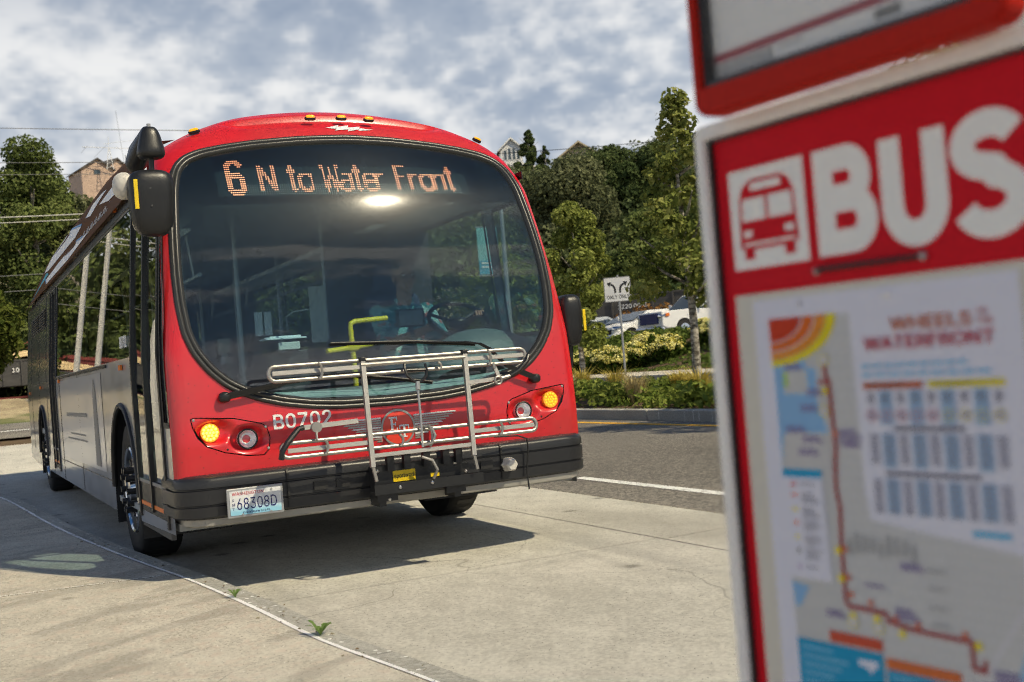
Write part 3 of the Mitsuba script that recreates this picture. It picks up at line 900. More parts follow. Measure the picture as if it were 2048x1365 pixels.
# ---- number plate
pl = part(bus, "licence_plate", rbox(-1.045, -.735, -.150, -.138, .430, .590, .006), "m_galv", smooth=30)
lab(pl, "white and pale blue licence plate in a metal frame")
inner = bx(-1.030, -.750, -.1535, -.1505, .445, .575)
iv = np.asarray(inner.subdivide().subdivide().subdivide().vertices)
inner = inner.subdivide().subdivide().subdivide()
iv = np.asarray(inner.vertices)
kk = sst(.50, .465, iv[:, 2])[:, None]
part(pl, "face", inner, "m_print", smooth=False, color=np.array([.74, .76, .78]) * (1 - kk) + np.array([.30, .62, .80]) * kk)


def ptext(parent, name, txt, h, x0, z0, y, m, bold=False, sx=1.0):
    t = meshkit.text_mesh(txt, h, .0012, bold=bold)
    v = np.asarray(t.vertices)
    return part(parent, name, trimesh.Trimesh(np.stack([x0 + v[:, 0] * sx, y - v[:, 2], z0 + v[:, 1]], -1), t.faces, process=False), m, smooth=False)


mat("m_plate_red", (.55, .02, .05), .5)
ptext(pl, "lettering", "WASHINGTON", .0165, -1.018, .552, -.1538, "m_plate_red", sx=1.08)
ptext(pl, "lettering", "68308D", .060, -.998, .474, -.1538, "m_navy", sx=.70)
ptext(pl, "lettering", "EVERGREEN STATE", .0105, -.965, .4505, -.1538, "m_navy", sx=1.12)
for k, c in enumerate("XMT"):
    ptext(pl, "lettering", c, .014, -1.020, .520 - .024 * k, -.1538, "m_navy")
for x, z in ((-.965, .567), (-.80, .567), (-.965, .447), (-.81, .447)):
    part(pl, "bolt", cyl((x, -.150, z), (x, -.159, z), .0055, 10), "m_galv")

# ---- lamp pods
def bowl(cx, cv, rx, rv, x, v):
    q = np.sqrt(((x - cx) / rx) ** 2 + ((v - cv) / rv) ** 2)
    return sst(1.0, .38, q)


mat("m_amberlens", (.90, .42, .01), .2, coat=1.0)
scene["m_amberlit"] = {"type": "principled", "base_color": {"type": "rgb", "value": [.9, .45, .02]}, "roughness": .3}
for s, P, pn in ((-1, PODL, "kerb side"), (1, PODR, "street side")):
    off = lambda x, v: .002 - .042 * bowl(s * 1.050, .238, .135, .080, x, v) - .048 * bowl(s * .868, .184, .125, .085, x, v)
    pd = part(bus, "headlamp_pod", fpoly(Polygon(P).buffer(-.006), off, .010), "m_red", smooth=True)
    lab(pd, "red moulded lamp pod with an amber and a clear lamp, " + pn)
    rg, _ = fring(P, [(-.005, -.004), (-.002, -.001), (.006, -.010), (.010, .001)], .015)
    part(pd, "seal", rg, "m_black", smooth=False)
    c = F(s * 1.071, .238, -.040)
    e = F(s * 1.071, .238, -.012)
    sg = part(bus, "turn_signal", [cyl(c, e, .052, 28)], "m_amberlens")
    lab(sg, "round amber turn signal, " + pn)
    pts = [(0, 0)] + [(.018 * math.cos(t), .018 * math.sin(t)) for t in np.arange(6) * PI / 3] + [(.037 * math.cos(t), .037 * math.sin(t)) for t in np.arange(12) * PI / 6]
    dd = [superq(e + np.array([a, -.001, b]), .0078, .006, .0078, 1, 1, 10, 6) for a, b in pts]
    em = {"emitter": {"type": "area", "radiance": {"type": "rgb", "value": [2.2, 1.40, .12] if s < 0 else [.5, .20, .006]}}}
    part(sg, "diode_cluster", dd, "m_amberlit", **em)
    c, e = F(s * .868, .184, -.048), F(s * .868, .184, -.014)
    hl = part(bus, "headlight", moved(lathe([(.0, -.035), (.02, -.034), (.038, -.022), (.047, .0), (.052, .004), (.056, 0), (.056, -.03)], 32), frame(e, [1, 0, 0], [0, 0, 1], [0, -1, 0])), "m_headlamp", smooth=40)
    lab(hl, "round clear headlight, " + pn)
    part(hl, "lens", moved(lathe([(.046, .0), (.040, .012), (.025, .018), (.0, .020)], 28), frame(e, [1, 0, 0], [0, 0, 1], [0, -1, 0])), "m_clearglass", smooth=True)
    part(hl, "rim", tube([e + np.array([.054 * math.cos(t), -.004, .054 * math.sin(t)]) for t in np.arange(28) * 2 * PI / 28], .005, 8, closed=True), "m_black")
    for q in ((P[0] + [s * -.0, 0]) * [.985, .975], P[4] * [1.01, .985], P[6] * [1.01, 1.05]):
        part(pd, "screw", superq(F(q[0], q[1], .003), .008, .005, .008, 1, 1, 10, 6), "m_galv")
    q = (s * .985, .135)
    part(pd, "vent_hole", superq(F(q[0], q[1], .0), .008, .004, .008, 1, 1, 10, 6), "m_black")

# ---- marker lamps on the brow
for x, v in ((-.905, 2.20), (-.175, 2.270), (.03, 2.272), (.215, 2.266), (.975, 2.165)):
    o = F(x, v, .004)
    tx = F(x + .02, v, .004) - F(x - .02, v, .004)
    tx /= np.linalg.norm(tx)
    tv = F(x, v + .02) - F(x, v - .02)
    tv /= np.linalg.norm(tv)
    nn = np.cross(tx, tv)
    if nn[1] > 0:
        nn = -nn
    M = frame(o + nn * .004, tx, tv, nn)
    if abs(x) > .5:
        pod = fpoly(affinity.translate(sbox(-.055, -.02, .055, .05), x, v), lambda a, b: .028 * sst(.06, .02, np.abs(a - x)) * sst(v + .05, v - .0, b) * sst(v - .034, v - .016, b), .008)
    ml = part(bus, "marker_lamp", moved(superq([0, 0, 0], .036, .016, .012, .5, .6, 24, 8), M @ trimesh.transformations.translation_matrix([0, 0, .008 if abs(x) > .5 else 0])), "m_black", smooth=40)
    part(ml, "lens", moved(superq([0, 0, .010], .029, .0125, .012, .6, .6, 20, 8), M @ trimesh.transformations.translation_matrix([0, 0, .008 if abs(x) > .5 else 0])), "m_amberlens", smooth=40, emitter={"type": "area", "radiance": {"type": "rgb", "value": [.30, .11, .002]}})

# ---- white flash, fleet number and winged badge
Z = [(-.105, 2.155), (.000, 2.150), (-.035, 2.122), (.065, 2.140), (.050, 2.118), (.140, 2.136), (.128, 2.122), (.205, 2.146), (.110, 2.150), (.125, 2.172), (.020, 2.160), (.040, 2.182), (-.045, 2.166), (-.020, 2.186)]
Z = Polygon([(-.105, 2.160), (-.03, 2.150), (-.05, 2.135), (.045, 2.148), (.035, 2.128), (.115, 2.150), (.108, 2.136), (.210, 2.150), (.12, 2.162), (.13, 2.178), (.045, 2.168), (.055, 2.190), (-.02, 2.172), (-.01, 2.192), (-.065, 2.172)]).buffer(0)
part(bus, "flash_emblem", fpoly(Z, .004, .02), "m_white", smooth=False)
t = meshkit.text_mesh("B0702", .080, .0015, bold=True)
v = np.asarray(t.vertices)
lab(part(bus, "fleet_number", trimesh.Trimesh(F(-.728 + v[:, 0] * 1.0, .222 + v[:, 1], .003 + v[:, 2]), t.faces, process=False), "m_white", smooth=False), "white fleet number on the nose")
bc = (.020, .162)
bd = part(bus, "badge", fpoly(Point(bc).buffer(.098, 24), .004, .03), "m_orange" if False else "m_badge", smooth=False) if mat("m_badge", (.80, .05, .02), .35, coat=1.0) else None
lab(bd, "round red badge with two letters and silver wings")
part(bd, "ring", fpoly(Point(bc).buffer(.108, 24).difference(Point(bc).buffer(.096, 24)), .007, .03), "m_steel", smooth=False)


def slabglyph(rects):
    return unary_union([sbox(*r) for r in rects])


Eg = slabglyph([(0, 0, .052, .009), (.010, 0, .024, .085), (0, .076, .052, .085), (.024, .039, .042, .046), (.046, 0, .052, .022), (.046, .063, .052, .085), (.037, .032, .042, .053)])
Tg = slabglyph([(0, .066, .062, .075), (.024, 0, .038, .07), (.014, 0, .048, .007), (0, .050, .006, .075), (.056, .050, .062, .075)])
part(bd, "lettering", fpoly(affinity.translate(Eg, bc[0] - .055, bc[1] - .022), .006, .03), "m_white", smooth=False)
part(bd, "lettering", fpoly(affinity.translate(Tg, bc[0] + .006, bc[1] - .062), .006, .03), "m_white", smooth=False)
for s in (-1, 1):
    for k in range(11):
        z = bc[1] + .058 - .0135 * k
        L = .385 - .024 * k if k < 9 else .16 - .02 * (k - 9)
        a, b = bc[0] + s * .104, bc[0] + s * L
        if abs(b - bc[0]) < .112:
            continue
        q = Polygon([(a, z), (b, z + .002), (b - s * .012, z + .0105), (a, z + .0100)])
        part(bd, "feather", fpoly(q, .005, .05), "m_steel" if k % 4 else "m_white", smooth=False)

# ------------------------------------------------------------------ bicycle rack folded up on the nose
rk = numbered(bus + "__bicycle_rack")
labels[rk] = {"label": "folded bicycle rack of bare steel tubes on the bus nose"}


def RY(z):
    return -.36 + .206 * (z - .62)


def R3(x, z, d=0.0):
    return np.array([x, RY(z) + d, z])


def loop(x0, x1, z0, z1, r=.036):
    c = []
    for cx, cz, a0 in ((x1 - r, z1 - r, 0), (x0 + r, z1 - r, 90), (x0 + r, z0 + r, 180), (x1 - r, z0 + r, 270)):
        c += [R3(cx + r * math.cos(math.radians(a0 + t)), cz + r * math.sin(math.radians(a0 + t))) for t in np.linspace(0, 90, 6)]
    return c


RK = []
ul = part(rk, "upper_tray", tube(loop(-.789, .776, 1.150, 1.230), .0115, 10, closed=True), "m_steel")
ll = part(rk, "lower_tray", tube(loop(-.773, .770, .737, .812), .0115, 10, closed=True), "m_steel")
part(rk, "tray_bar", tube([R3(-.27, 1.205, -.022), R3(.37, 1.205, -.022)], .0135, 10), "m_steel")
for a, b, z in ((-.772, -.268, 1.193), (.368, .757, 1.191)):
    part(rk, "flat_bar", bar(R3(a, z, -.012), R3(b, z, -.012), .012, .024, (0, .2, 1)), "m_steel", smooth=False)
for a, b, z in ((-.742, -.291, .772), (.350, .749, .772)):
    part(rk, "flat_bar", bar(R3(a, z, -.012), R3(b, z, -.012), .012, .024, (0, .2, 1)), "m_steel", smooth=False)
for x0, x1 in ((-.254, -.283), (.375, .330)):
    part(rk, "upright", bar(R3(x0, 1.238, -.018), R3(x1, .635, -.018), .026, .026, (0, -1, .2)), "m_steel", smooth=False)
    part(rk, "foot", bar(R3(x1, .64, -.020), np.array([x1 + .016, -.372, .556]), .016, .016, (0, -1, .2)), "m_steel", smooth=False)
    part(rk, "cap", rbox(x0 - .017, x0 + .017, RY(1.24) - .036, RY(1.24) + .012, 1.222, 1.248, .005), "m_black")
part(rk, "cross_bar", bar(R3(-.278, .696, -.016), R3(.334, .698, -.016), .022, .022, (0, .2, 1)), "m_steel", smooth=False)
for x, z0, z1 in ((-.53, 1.145, 1.235), (.50, 1.145, 1.235), (.18, 1.145, 1.185), (-.555, .735, .815), (.50, .735, .815), (.055, .715, .835), (-.12, .735, .80)):
    a = np.linspace(-1.2, 1.2, 8)
    part(rk, "wheel_stop", tube([np.array([x + .03 * math.cos(t), RY(z0) - .03 + .0 * t, (z0 + z1) / 2 + (z1 - z0) / 2 * math.sin(t) / math.sin(1.2)]) for t in a], .008, 7), "m_steel")
# tyre clamps
part(rk, "clamp_arm", [bar(R3(-.648, .889, -.03), R3(-.335, .897, -.03), .010, .026, (0, .2, 1)), bar(R3(-.578, .885, -.037), R3(-.583, .815, -.037), .008, .026, (0, -1, .2))], "m_steel", smooth=False)
part(rk, "pivot", cyl(R3(-.577, .886, -.03), R3(-.577, .886, -.055), .029, 20), "m_steel")
part(rk, "clamp_grip", tube([R3(-.645, .890, -.03), R3(-.675, .886, -.035), R3(-.748, .823, -.06), R3(-.785, .775, -.06), R3(-.790, .735, -.04)], .0155, 10), "m_black")
part(rk, "clamp_arm", [bar(R3(.36, 1.052, .0), R3(.548, 1.060, .0), .010, .024, (0, .2, 1)), bar(R3(.553, 1.13, -.02), R3(.573, 1.065, -.02), .022, .008, (0, -1, .2)), tube([R3(.552, 1.125, -.02), R3(.545, 1.155, -.02)], .011)], "m_steel", smooth=False)
part(rk, "pivot", moved(trimesh.creation.torus(.022, .007, 20, 8), frame(R3(.560, 1.052, -.025), [1, 0, 0], [0, 0, 1], [0, -1, 0])), "m_steel")
part(rk, "clamp_arm", tube([R3(.575, 1.062, -.02), R3(.655, 1.075, -.02)], .011, 8), "m_steel")
part(rk, "clamp_grip", tube([R3(.645, 1.073, -.02), R3(.70, 1.098, -.03), R3(.76, 1.15, -.04), R3(.782, 1.185, -.03)], .0145, 10), "m_black")
# pull handle
part(rk, "pull_handle", tube([R3(-.012, 1.190, -.03), R3(-.018, 1.165, -.04), R3(-.010, 1.125, -.04), R3(.025, 1.090, -.04), R3(.048, 1.080, -.04), R3(.072, 1.085, -.04), R3(.105, 1.115, -.04), R3(.115, 1.150, -.04), R3(.113, 1.183, -.03)], .0085, 8), "m_black")
part(rk, "pull_handle_bar", tube([R3(-.010, 1.155, -.035), R3(.110, 1.150, -.035)], .009, 8), "m_black")
part(rk, "pull_rod", [tube([R3(.047, 1.085, -.04), R3(.043, 1.04, -.04)], .014, 10), tube([R3(.043, 1.06, -.04), R3(.036, .90, -.035), R3(.022, .715, -.03)], .0075, 8)], "m_galv")
part(rk, "latch_hook", tube([R3(.05, .83, -.02), R3(.085, .82, -.05), R3(.095, .775, -.06), R3(.075, .735, -.05), R3(.03, .725, -.03)], .009, 8), "m_steel")
part(rk, "latch_hook", tube([np.array(p) for p in ((.02, -.35, .66), (.075, -.37, .635), (.10, -.37, .58), (.085, -.34, .53))], .009, 8), "m_steel")
# mounting bracket
part(rk, "bracket", [bx(-.24, .30, -.262, -.250, .49, .635), bx(-.27, .395, -.340, -.330, .474, .530), bx(-.27, .395, -.340, -.262, .474, .486), bx(-.24, -.12, -.29, -.28, .43, .476), bx(.18, .30, -.29, -.28, .43, .476), bx(-.22, -.18, -.26, -.11, .40, .62), bx(.24, .28, -.26, -.11, .40, .62)], "m_darkblack" if False else "m_black", smooth=False)
for k, x in enumerate((-.15, -.05, .07, .19, .27)):
    part(rk, "bracket_post", bx(x - .02, x + .02, -.30, -.262, .60, .70 - .02 * (k % 2)), "m_black", smooth=False)
for x, z, y in ((-.22, .60, -.262), (.255, .595, -.262), (-.12, .505, -.340), (.075, .508, -.340), (-.17, .44, -.29), (.32, .54, -.262)):
    part(rk, "bolt", superq([x, y, z], .011, .009, .011, 1, 1, 12, 6), "m_chrome")
st_ = part(rk, "maker_plate", bx(-.130, .005, -.2655, -.2625, .530, .592), "m_sticker", smooth=False)
ptext(rk, "maker_lettering", "sportworks", .024, -.125, .551, -.2658, "m_black", sx=.82)
part(rk, "warning_sticker", rbox(.098, .152, -.2655, -.2625, .532, .556, .0012), "m_sticker")
# loose strap hanging over the bumper
part(rk, "strap", tube([(.55, -.20, .715), (.72, -.17, .705), (.79, -.15, .68), (.80, -.135, .62), (.785, -.128, .48), (.79, -.128, .37)], .005, 6), "m_black")

# ------------------------------------------------------------------ wipers
def wiper(name, base, pts, blade, offs=.03):
    w = part(bus, name, [superq(F(base[0], base[1], .03), .035, .03, .030, .8, .8, 16, 8)], "m_black")
    P = [F(x, v, o) for x, v, o in pts]
    part(w, "arm", [bar(P[i], P[i + 1], .016, .034 - .006 * i, (0, -.3, 1)) for i in range(len(P) - 1)], "m_black", smooth=False)
    Bp = [F(x, v, o) for x, v, o in blade]
    part(w, "blade", [tube(Bp, .007, 6), tube([b + np.array([0, .012, -.010]) for b in Bp], .006, 6)], "m_rubber")
    return w


w = wiper("wiper", (-.982, .425), [(-.982, .425, .045), (-.80, .452, .05), (-.653, .474, .05), (-.40, .496, .045), (-.148, .497, .04)], [(-.32, .505, .02), (.0, .458, .02), (.265, .412, .02)])
lab(w, "black wiper with its pivot at the kerb-side lower corner")
w = wiper("wiper", (.955, .378), [(.955, .378, .045), (.85, .425, .05), (.753, .475, .05), (.655, .585, .045), (.60, .618, .04), (.501, .637, .035), (.15, .66, .03)], [(.58, .625, .02), (.20, .665, .015), (-.339, .688, .015)])
lab(w, "black wiper lying along the lower windshield from the street side")

# ------------------------------------------------------------------ mirrors
mr = part(bus, "mirror_head", superq([-1.30, -.03, 2.165], .118, .085, .180, .55, .62, 36, 20, taper=.14), "m_black", smooth=True)
lab(mr, "big black mirror head on the kerb side with a yellow strip")
mv = np.asarray(trimesh.creation.box((.020, .006, .165)).vertices)
part(mr, "reflector_strip", rbox(-1.400, -1.379, -.112, -.104, 2.125, 2.285, .002), "m_sticker")
for z in (2.235, 2.14):
    part(mr, "screw", superq([-1.315, -.116, z], .006, .004, .006, 1, 1, 8, 6), "m_darkgrey")
part(mr, "glass", superq([-1.30, .055, 2.165], .10, .006, .155, .5, .5, 28, 12), "m_chrome", smooth=True)
part(mr, "convex_bowl", superq([-1.425, .055, 2.275], .062, .072, .074, .9, .9, 24, 14), "m_offwhite", smooth=True)
ma = part(bus, "mirror_arm", cat(superq([-1.285, -.03, 2.495], .064, .06, .088, .5, .8, 28, 14, taper=-.32), ), "m_black", smooth=True)
part(ma, "sleeve", [m3.Manifold.batch_hull([m3.Manifold.sphere(r, 16).translate(p) for p, r in (((-1.295, -.01, 2.56), .032), ((-1.34, .16, 2.42), .055), ((-1.30, .30, 2.52), .05), ((-1.17, .42, 2.56), .04))])], "m_black", smooth=40)
part(ma, "stem", cyl((-1.283, -.03, 2.44), (-1.29, -.03, 2.32), .014, 12), "m_black")
part(ma, "bolt", cyl((-1.287, -.03, 2.575), (-1.287, -.03, 2.600), .011, 10), "m_galv")
mr2 = part(bus, "mirror_head", superq([1.345, .20, 1.395], .075, .085, .170, .55, .62, 30, 18, taper=.10), "m_black", smooth=True)
lab(mr2, "black mirror head peeping out on the street side")
part(mr2, "reflector_strip", rbox(1.405, 1.424, .112, .120, 1.32, 1.46, .002), "m_sticker")
part(mr2, "arm", tube([(1.34, .2, 1.24), (1.34, .22, 1.10), (1.26, .30, 1.02)], .02, 8), "m_black")

# ------------------------------------------------------------------ destination sign behind the glass
hs = part(bus, "destination_sign", fpoly(sbox(-.92, 1.655, .99, 2.09), -.125, .06), "m_signface" if mat("m_signface", (.020, .026, .030), .7, spec=.05) else "", smooth=True)
lab(hs, "amber dot destination sign reading 6 N to Water Front")
part(hs, "mask", fpoly(wsp.intersection(sbox(-2, 1.598, 2, 3)).difference(sbox(-.85, 1.654, .87, 1.99)), -.022, .06), "m_frit", smooth=True)
GL = {"6": (17, 3, [[(8, 13), (6.5, 15.5), (2.5, 15.5), (1, 13.5), (1, 3), (2.5, 1), (6.5, 1), (8, 3), (8, 7), (6.5, 9), (1.5, 9)]], 9),
      "N": (13, 2, [[(.5, .3), (.5, 12.7)], [(.5, 12.3), (6.5, .7)], [(6.5, .3), (6.5, 12.7)]], 7), "t": (13, 2, [[(2.5, 12.7), (2.5, 1.5), (4, .5)], [(0, 9.2), (5, 9.2)]], 5),
      "o": (9, 2, [[(.5, 2.5), (.5, 6.5), (2, 8.3), (4.5, 8.3), (6, 6.5), (6, 2.5), (4.5, .7), (2, .7), (.5, 2.5)]], 6.5), "W": (13, 2, [[(.4, 12.7), (1.9, .5), (4, 8.5), (6.1, .5), (7.6, 12.7)]], 8),
      "a": (9, 2, [[(1, 8.4), (4.5, 8.4), (5.7, 7), (5.7, .3)], [(5.5, 5), (2, 5), (.5, 3.6), (.5, 1.7), (2, .5), (4, .5), (5.5, 2)]], 6), "e": (9, 2, [[(.5, 4.6), (6, 4.6), (6, 6.8), (4.5, 8.4), (2, 8.4), (.5, 6.8), (.5, 2.2), (2, .5), (5.5, .5)]], 6.5),
      "r": (9, 2, [[(.5, .3), (.5, 8.7)], [(.5, 6), (2.5, 8.3), (5, 8.3)]], 5), "F": (13, 2, [[(.5, .3), (.5, 12.4), (6, 12.4)], [(.5, 7), (4.7, 7)]], 6), "n": (9, 2, [[(.5, .3), (.5, 8.7)], [(.5, 6.5), (2.5, 8.3), (4.5, 8.3), (5.7, 7), (5.7, .3)]], 6)}
PIT = .0163
lay = [("6", -.757, 0, -1), ("N", -.560, 0, 0), ("t", -.393, 0, 0), ("o", -.318, 0, 0), ("W", -.165, 0, 0), ("a", -.055, 0, 0), ("t", .030, 0, 0), ("e", .105, 0, 0), ("r", .185, 0, 0), ("F", .327, 0, 0), ("r", .417, 0, 0), ("o", .492, 0, 0), ("n", .584, 0, 0), ("t", .672, 0, 0)]
DV, DF = [], []
sq = np.array([[-1, -1], [1, -1], [1, 1], [-1, 1]]) * .0044
on = set()
V0 = 1.745
for ch, x0, _, row0 in lay:
    hgt, th, st, wid = GL[ch]
    g = unary_union([LineString(q).buffer((.72 if ch in 'We' else .98) if th == 2 else 1.42, cap_style=2, join_style=2) for q in st])
    for r in range(hgt):
        for c in range(int(wid) + 2):
            if g.contains(Point(c, r + .01)):
                x, v = x0 + c * PIT * (.70 if ch == '6' else .86), V0 + (r + row0) * PIT
                P = F(x + sq[:, 0], v + sq[:, 1], -.120)
                DF += [[len(DV), len(DV) + 1, len(DV) + 2], [len(DV), len(DV) + 2, len(DV) + 3]]
                DV += list(P)
mat("m_amberdot", (.8, .35, .2), .5)
led = trimesh.Trimesh(np.array(DV), np.array(DF), process=False)
if led.face_normals[:, 1].mean() > 0:
    led.invert()
kx = part(hs, "lettering", led, "m_amberdot", smooth=False, **{"emitter": {"type": "area", "radiance": {"type": "rgb", "value": [.85, .24, .10]}}})
labels[kx] = {"label": "amber dots spelling 6 N to Water Front", "kind": "stuff"}
# unlit dots of the lower rows catching the light
DV, DF = [], []
for r in range(0, 6):
    for c in range(0, 104):
        P = F(-.68 + c * PIT * .86 + sq[:, 0] * .55, V0 - .03 + r * PIT + sq[:, 1] * .55, -.1215)
        DF += [[len(DV), len(DV) + 1, len(DV) + 2], [len(DV), len(DV) + 2, len(DV) + 3]]
        DV += list(P)
kx = part(hs, "unlit_dots", trimesh.Trimesh(np.array(DV), np.array(DF), process=False), "m_offwhite", smooth=False)
labels[kx] = {"label": "rows of unlit pale dots", "kind": "stuff"}

# ------------------------------------------------------------------ cab interior
lx = np.linspace(-1.12, 1.12, 30)
led1 = np.stack([F(lx, np.interp(np.abs(lx), [0, .5, .8, 1.0, 1.12], [.36, .385, .46, .55, .66]), -.03), np.stack([lx, np.full(30, .34), np.full(30, 1.055) + .05 * np.abs(lx)], -1)], 0)
f = [[i, i + 1, 30 + i + 1, 30 + i] for i in range(29)]
db = part(bus, "dashboard", (led1.reshape(-1, 3), np.array(f)), "m_ledge", smooth=True)
part(db, "body", [rbox(-1.15, 1.15, .34, .62, .42, 1.08, .05), rbox(.35, 1.16, .42, .72, .9, 1.22, .08)], "m_dash")
a = np.linspace(PI, 0, 22)
hum = [np.stack([.83 + .43 * np.cos(a) * k, np.full(22, y), 1.06 + zz * np.sin(a) ** .8], -1) for y, k, zz in ((.26, 1.0, .10), (.34, 1.0, .24), (.42, .99, .315), (.50, .97, .335), (.62, .95, .30), (.74, .93, .20))]
V = np.concatenate(hum)
f = [[i * 22 + j, i * 22 + j + 1, (i + 1) * 22 + j + 1, (i + 1) * 22 + j] for i in range(5) for j in range(21)]
part(db, "instrument_hood", (V, np.array(f)), "m_dash", smooth=True)
a = np.arange(36) * 2 * PI / 36
swc, sx_, sy_ = np.array([.90, .98, 1.475]), np.array([1, 0, .03]), np.array([0, .80, .60])
part(bus, "steering_wheel", tube([swc + .215 * (np.cos(t) * sx_ + np.sin(t) * sy_ * 1.0) for t in a], .015, 8, closed=True), "m_black")
part(bus, "steering_wheel__hub", [superq(swc - [0, -.01, .02], .07, .06, .04, .8, .8, 16, 8)] + [tube([swc - [0, -.01, .02], swc + .21 * (np.cos(t) * sx_ + np.sin(t) * sy_)], .012, 6) for t in (.5, 2.64, 4.71)] + [tube([swc - [0, 0, .02], (.88, .74, 1.0)], .03, 8)], "m_black")
part(bus, "monitor", [rbox(.44, .645, .985, 1.02, 1.45, 1.575, .01), tube([(.54, 1.0, 1.46), (.54, .9, 1.20)], .015)], "m_black")
part(bus, "monitor__screen", bx(.455, .63, .981, .984, 1.46, 1.562), "m_glossblack", smooth=False)
yr = part(bus, "yellow_rail", tube([(.30, .80, 1.512), (.06, .76, 1.500), (.03, .755, 1.485), (.025, .752, 1.46), (.03, .752, 1.33)], .017, 10), "m_yellow")
lab(yr, "bright yellow tubular handrail beside the fare box")
part(yr, "bar", tube([(-.16, .70, 1.315), (.03, .752, 1.33), (.18, .80, 1.345)], .017, 10), "m_yellow")
part(yr, "joint", superq([.03, .75, 1.335], .045, .03, .030, .6, .6, 16, 8), "m_yellow")
part(yr, "bar", tube([(.03, .752, 1.33), (.05, .76, .42)], .017, 10), "m_yellow")
fb = part(bus, "fare_box", [rbox(-.46, -.22, .88, 1.10, .42, 1.33, .03), tube([(-.40, .80, 1.12), (-.37, .80, 1.30)], .010), tube([(-.40, .72, 1.45), (-.41, .7, 1.55), (-.36, .7, 1.58), (-.26, .7, 1.59)], .006)], "m_darkgrey")
part(fb, "papers", [bx(-.53, -.27, .76, .95, 1.415, 1.424), bx(-.50, -.30, .78, .93, 1.424, 1.436)], "m_white", smooth=False)
part(fb, "reader", rbox(-.45, -.31, .775, .80, 1.345, 1.395, .006), "m_offwhite")
part(fb, "panel", rbox(-.37, -.25, .80, .83, 1.25, 1.34, .006), "m_black")
part(bus, "card_stand", [bx(-.90, -.83, .46, .465, 1.345, 1.43), tube([(-.86, .46, 1.35), (-.83, .40, 1.08)], .006)], "m_black", smooth=False)
part(bus, "cab_screen", [bx(.33, 1.2, 2.15, 2.18, .4, 2.25), bx(.30, .33, 1.75, 2.18, .4, 1.45)], "m_darkgrey", smooth=False)
for a_, b_ in (((-.24, -.18)), ((-.165, -.11))):
    part(bus, "notice_sheet", bx(a_, b_, 2.20, 2.203, 1.50, 1.68), "m_white", smooth=False)
part(bus, "notice_sheet", bx(.17, .30, 2.12, 2.125, 1.42, 1.85), "m_offwhite", smooth=False)
for x, y in ((-.35, 2.2), (.33, 2.2), (-.42, 3.9), (.42, 3.9), (-.42, 5.6), (.42, 5.6), (-.9, 1.5), (.42, 7.4), (-.42, 7.4)):
    part(bus, "stanchion", cyl((x, y, .4), (x, y, 2.4), .017, 10), "m_galv")
for s in (-1, 1):
    part(bus, "grab_rail", [tube([(s * .62, 2.2, 1.98), (s * .62, 11, 1.98)], .016, 8)] + [tube([(s * .62, y, 1.98), (s * .66, y, 2.3)], .012, 6) for y in (2.4, 4.2, 6.0, 7.8, 9.6)], "m_galv")
    part(bus, "light_strip", bx(min(s * .70, s * .78), max(s * .70, s * .78), 2.0, 11.2, 2.285, 2.30), "m_white", smooth=False)
sb = m3.Manifold.batch_hull([m3.Manifold.sphere(.03, 10).translate(p) for p in ((-.18, .0, 0), (.18, .0, 0), (-.18, .38, -.02), (.18, .38, -.02))])
bk = m3.Manifold.batch_hull([m3.Manifold.sphere(.03, 10).translate(p) for p in ((-.17, .40, .0), (.17, .40, .0), (-.16, .50, .52), (.16, .50, .52))])
for y in (2.9, 3.75, 4.6, 5.45, 6.3, 8.0, 8.8):
    for x in (-1.0, -.60, .60, 1.0):
        if x < 0 and 6.9 < y < 7.8:
            continue
        z = .84 if y < 7.5 else 1.18
        part(bus, "passenger_seat", [sb.translate((x, y, z)), bk.translate((x, y, z)), m3.Manifold.cube((.05, .3, z - .42)).translate((x - .02, y + .05, .40))], "m_seat", smooth=40)
ds = part(bus, "driver_seat", [m3.Manifold.batch_hull([m3.Manifold.sphere(.05, 12).translate(p) for p in ((.57, 1.42, 1.0), (.98, 1.42, 1.0), (.57, 1.82, .98), (.98, 1.82, .98))]), m3.Manifold.batch_hull([m3.Manifold.sphere(.05, 12).translate(p) for p in ((.56, 1.86, 1.0), (.99, 1.86, 1.0), (.60, 1.96, 1.70), (.95, 1.96, 1.70))]), m3.Manifold.batch_hull([m3.Manifold.sphere(.04, 12).translate(p) for p in ((.67, 1.96, 1.80), (.88, 1.96, 1.80), (.69, 1.96, 1.95), (.86, 1.96, 1.95))]), rbox(.6, .95, 1.5, 1.85, .4, 1.0, .04)], "m_seat", smooth=40)
lab(ds, "dark high-backed driver's seat")

# ------------------------------------------------------------------ the driver
SP = m3.Manifold.sphere(1.0, 20)


def bone(a, ra, b, rb):
    return m3.Manifold.batch_hull([SP.scale((ra,) * 3).translate(tuple(map(float, a))), SP.scale((rb,) * 3).translate(tuple(map(float, b)))])


def chain(pts, rs):
    return m3.Manifold.batch_boolean([bone(pts[i], rs[i], pts[i + 1], rs[i + 1]) for i in range(len(pts) - 1)], m3.OpType.Add)


def organic(parts, edge, it=12):
    m = m3.Manifold.batch_boolean(parts, m3.OpType.Add).refine_to_length(edge)
    t = tm(m)
    t.merge_vertices()
    trimesh.smoothing.filter_taubin(t, lamb=.5, nu=.52, iterations=it)
    return t


def ell(c, r):
    return SP.scale(tuple(map(float, r))).translate(tuple(map(float, c)))


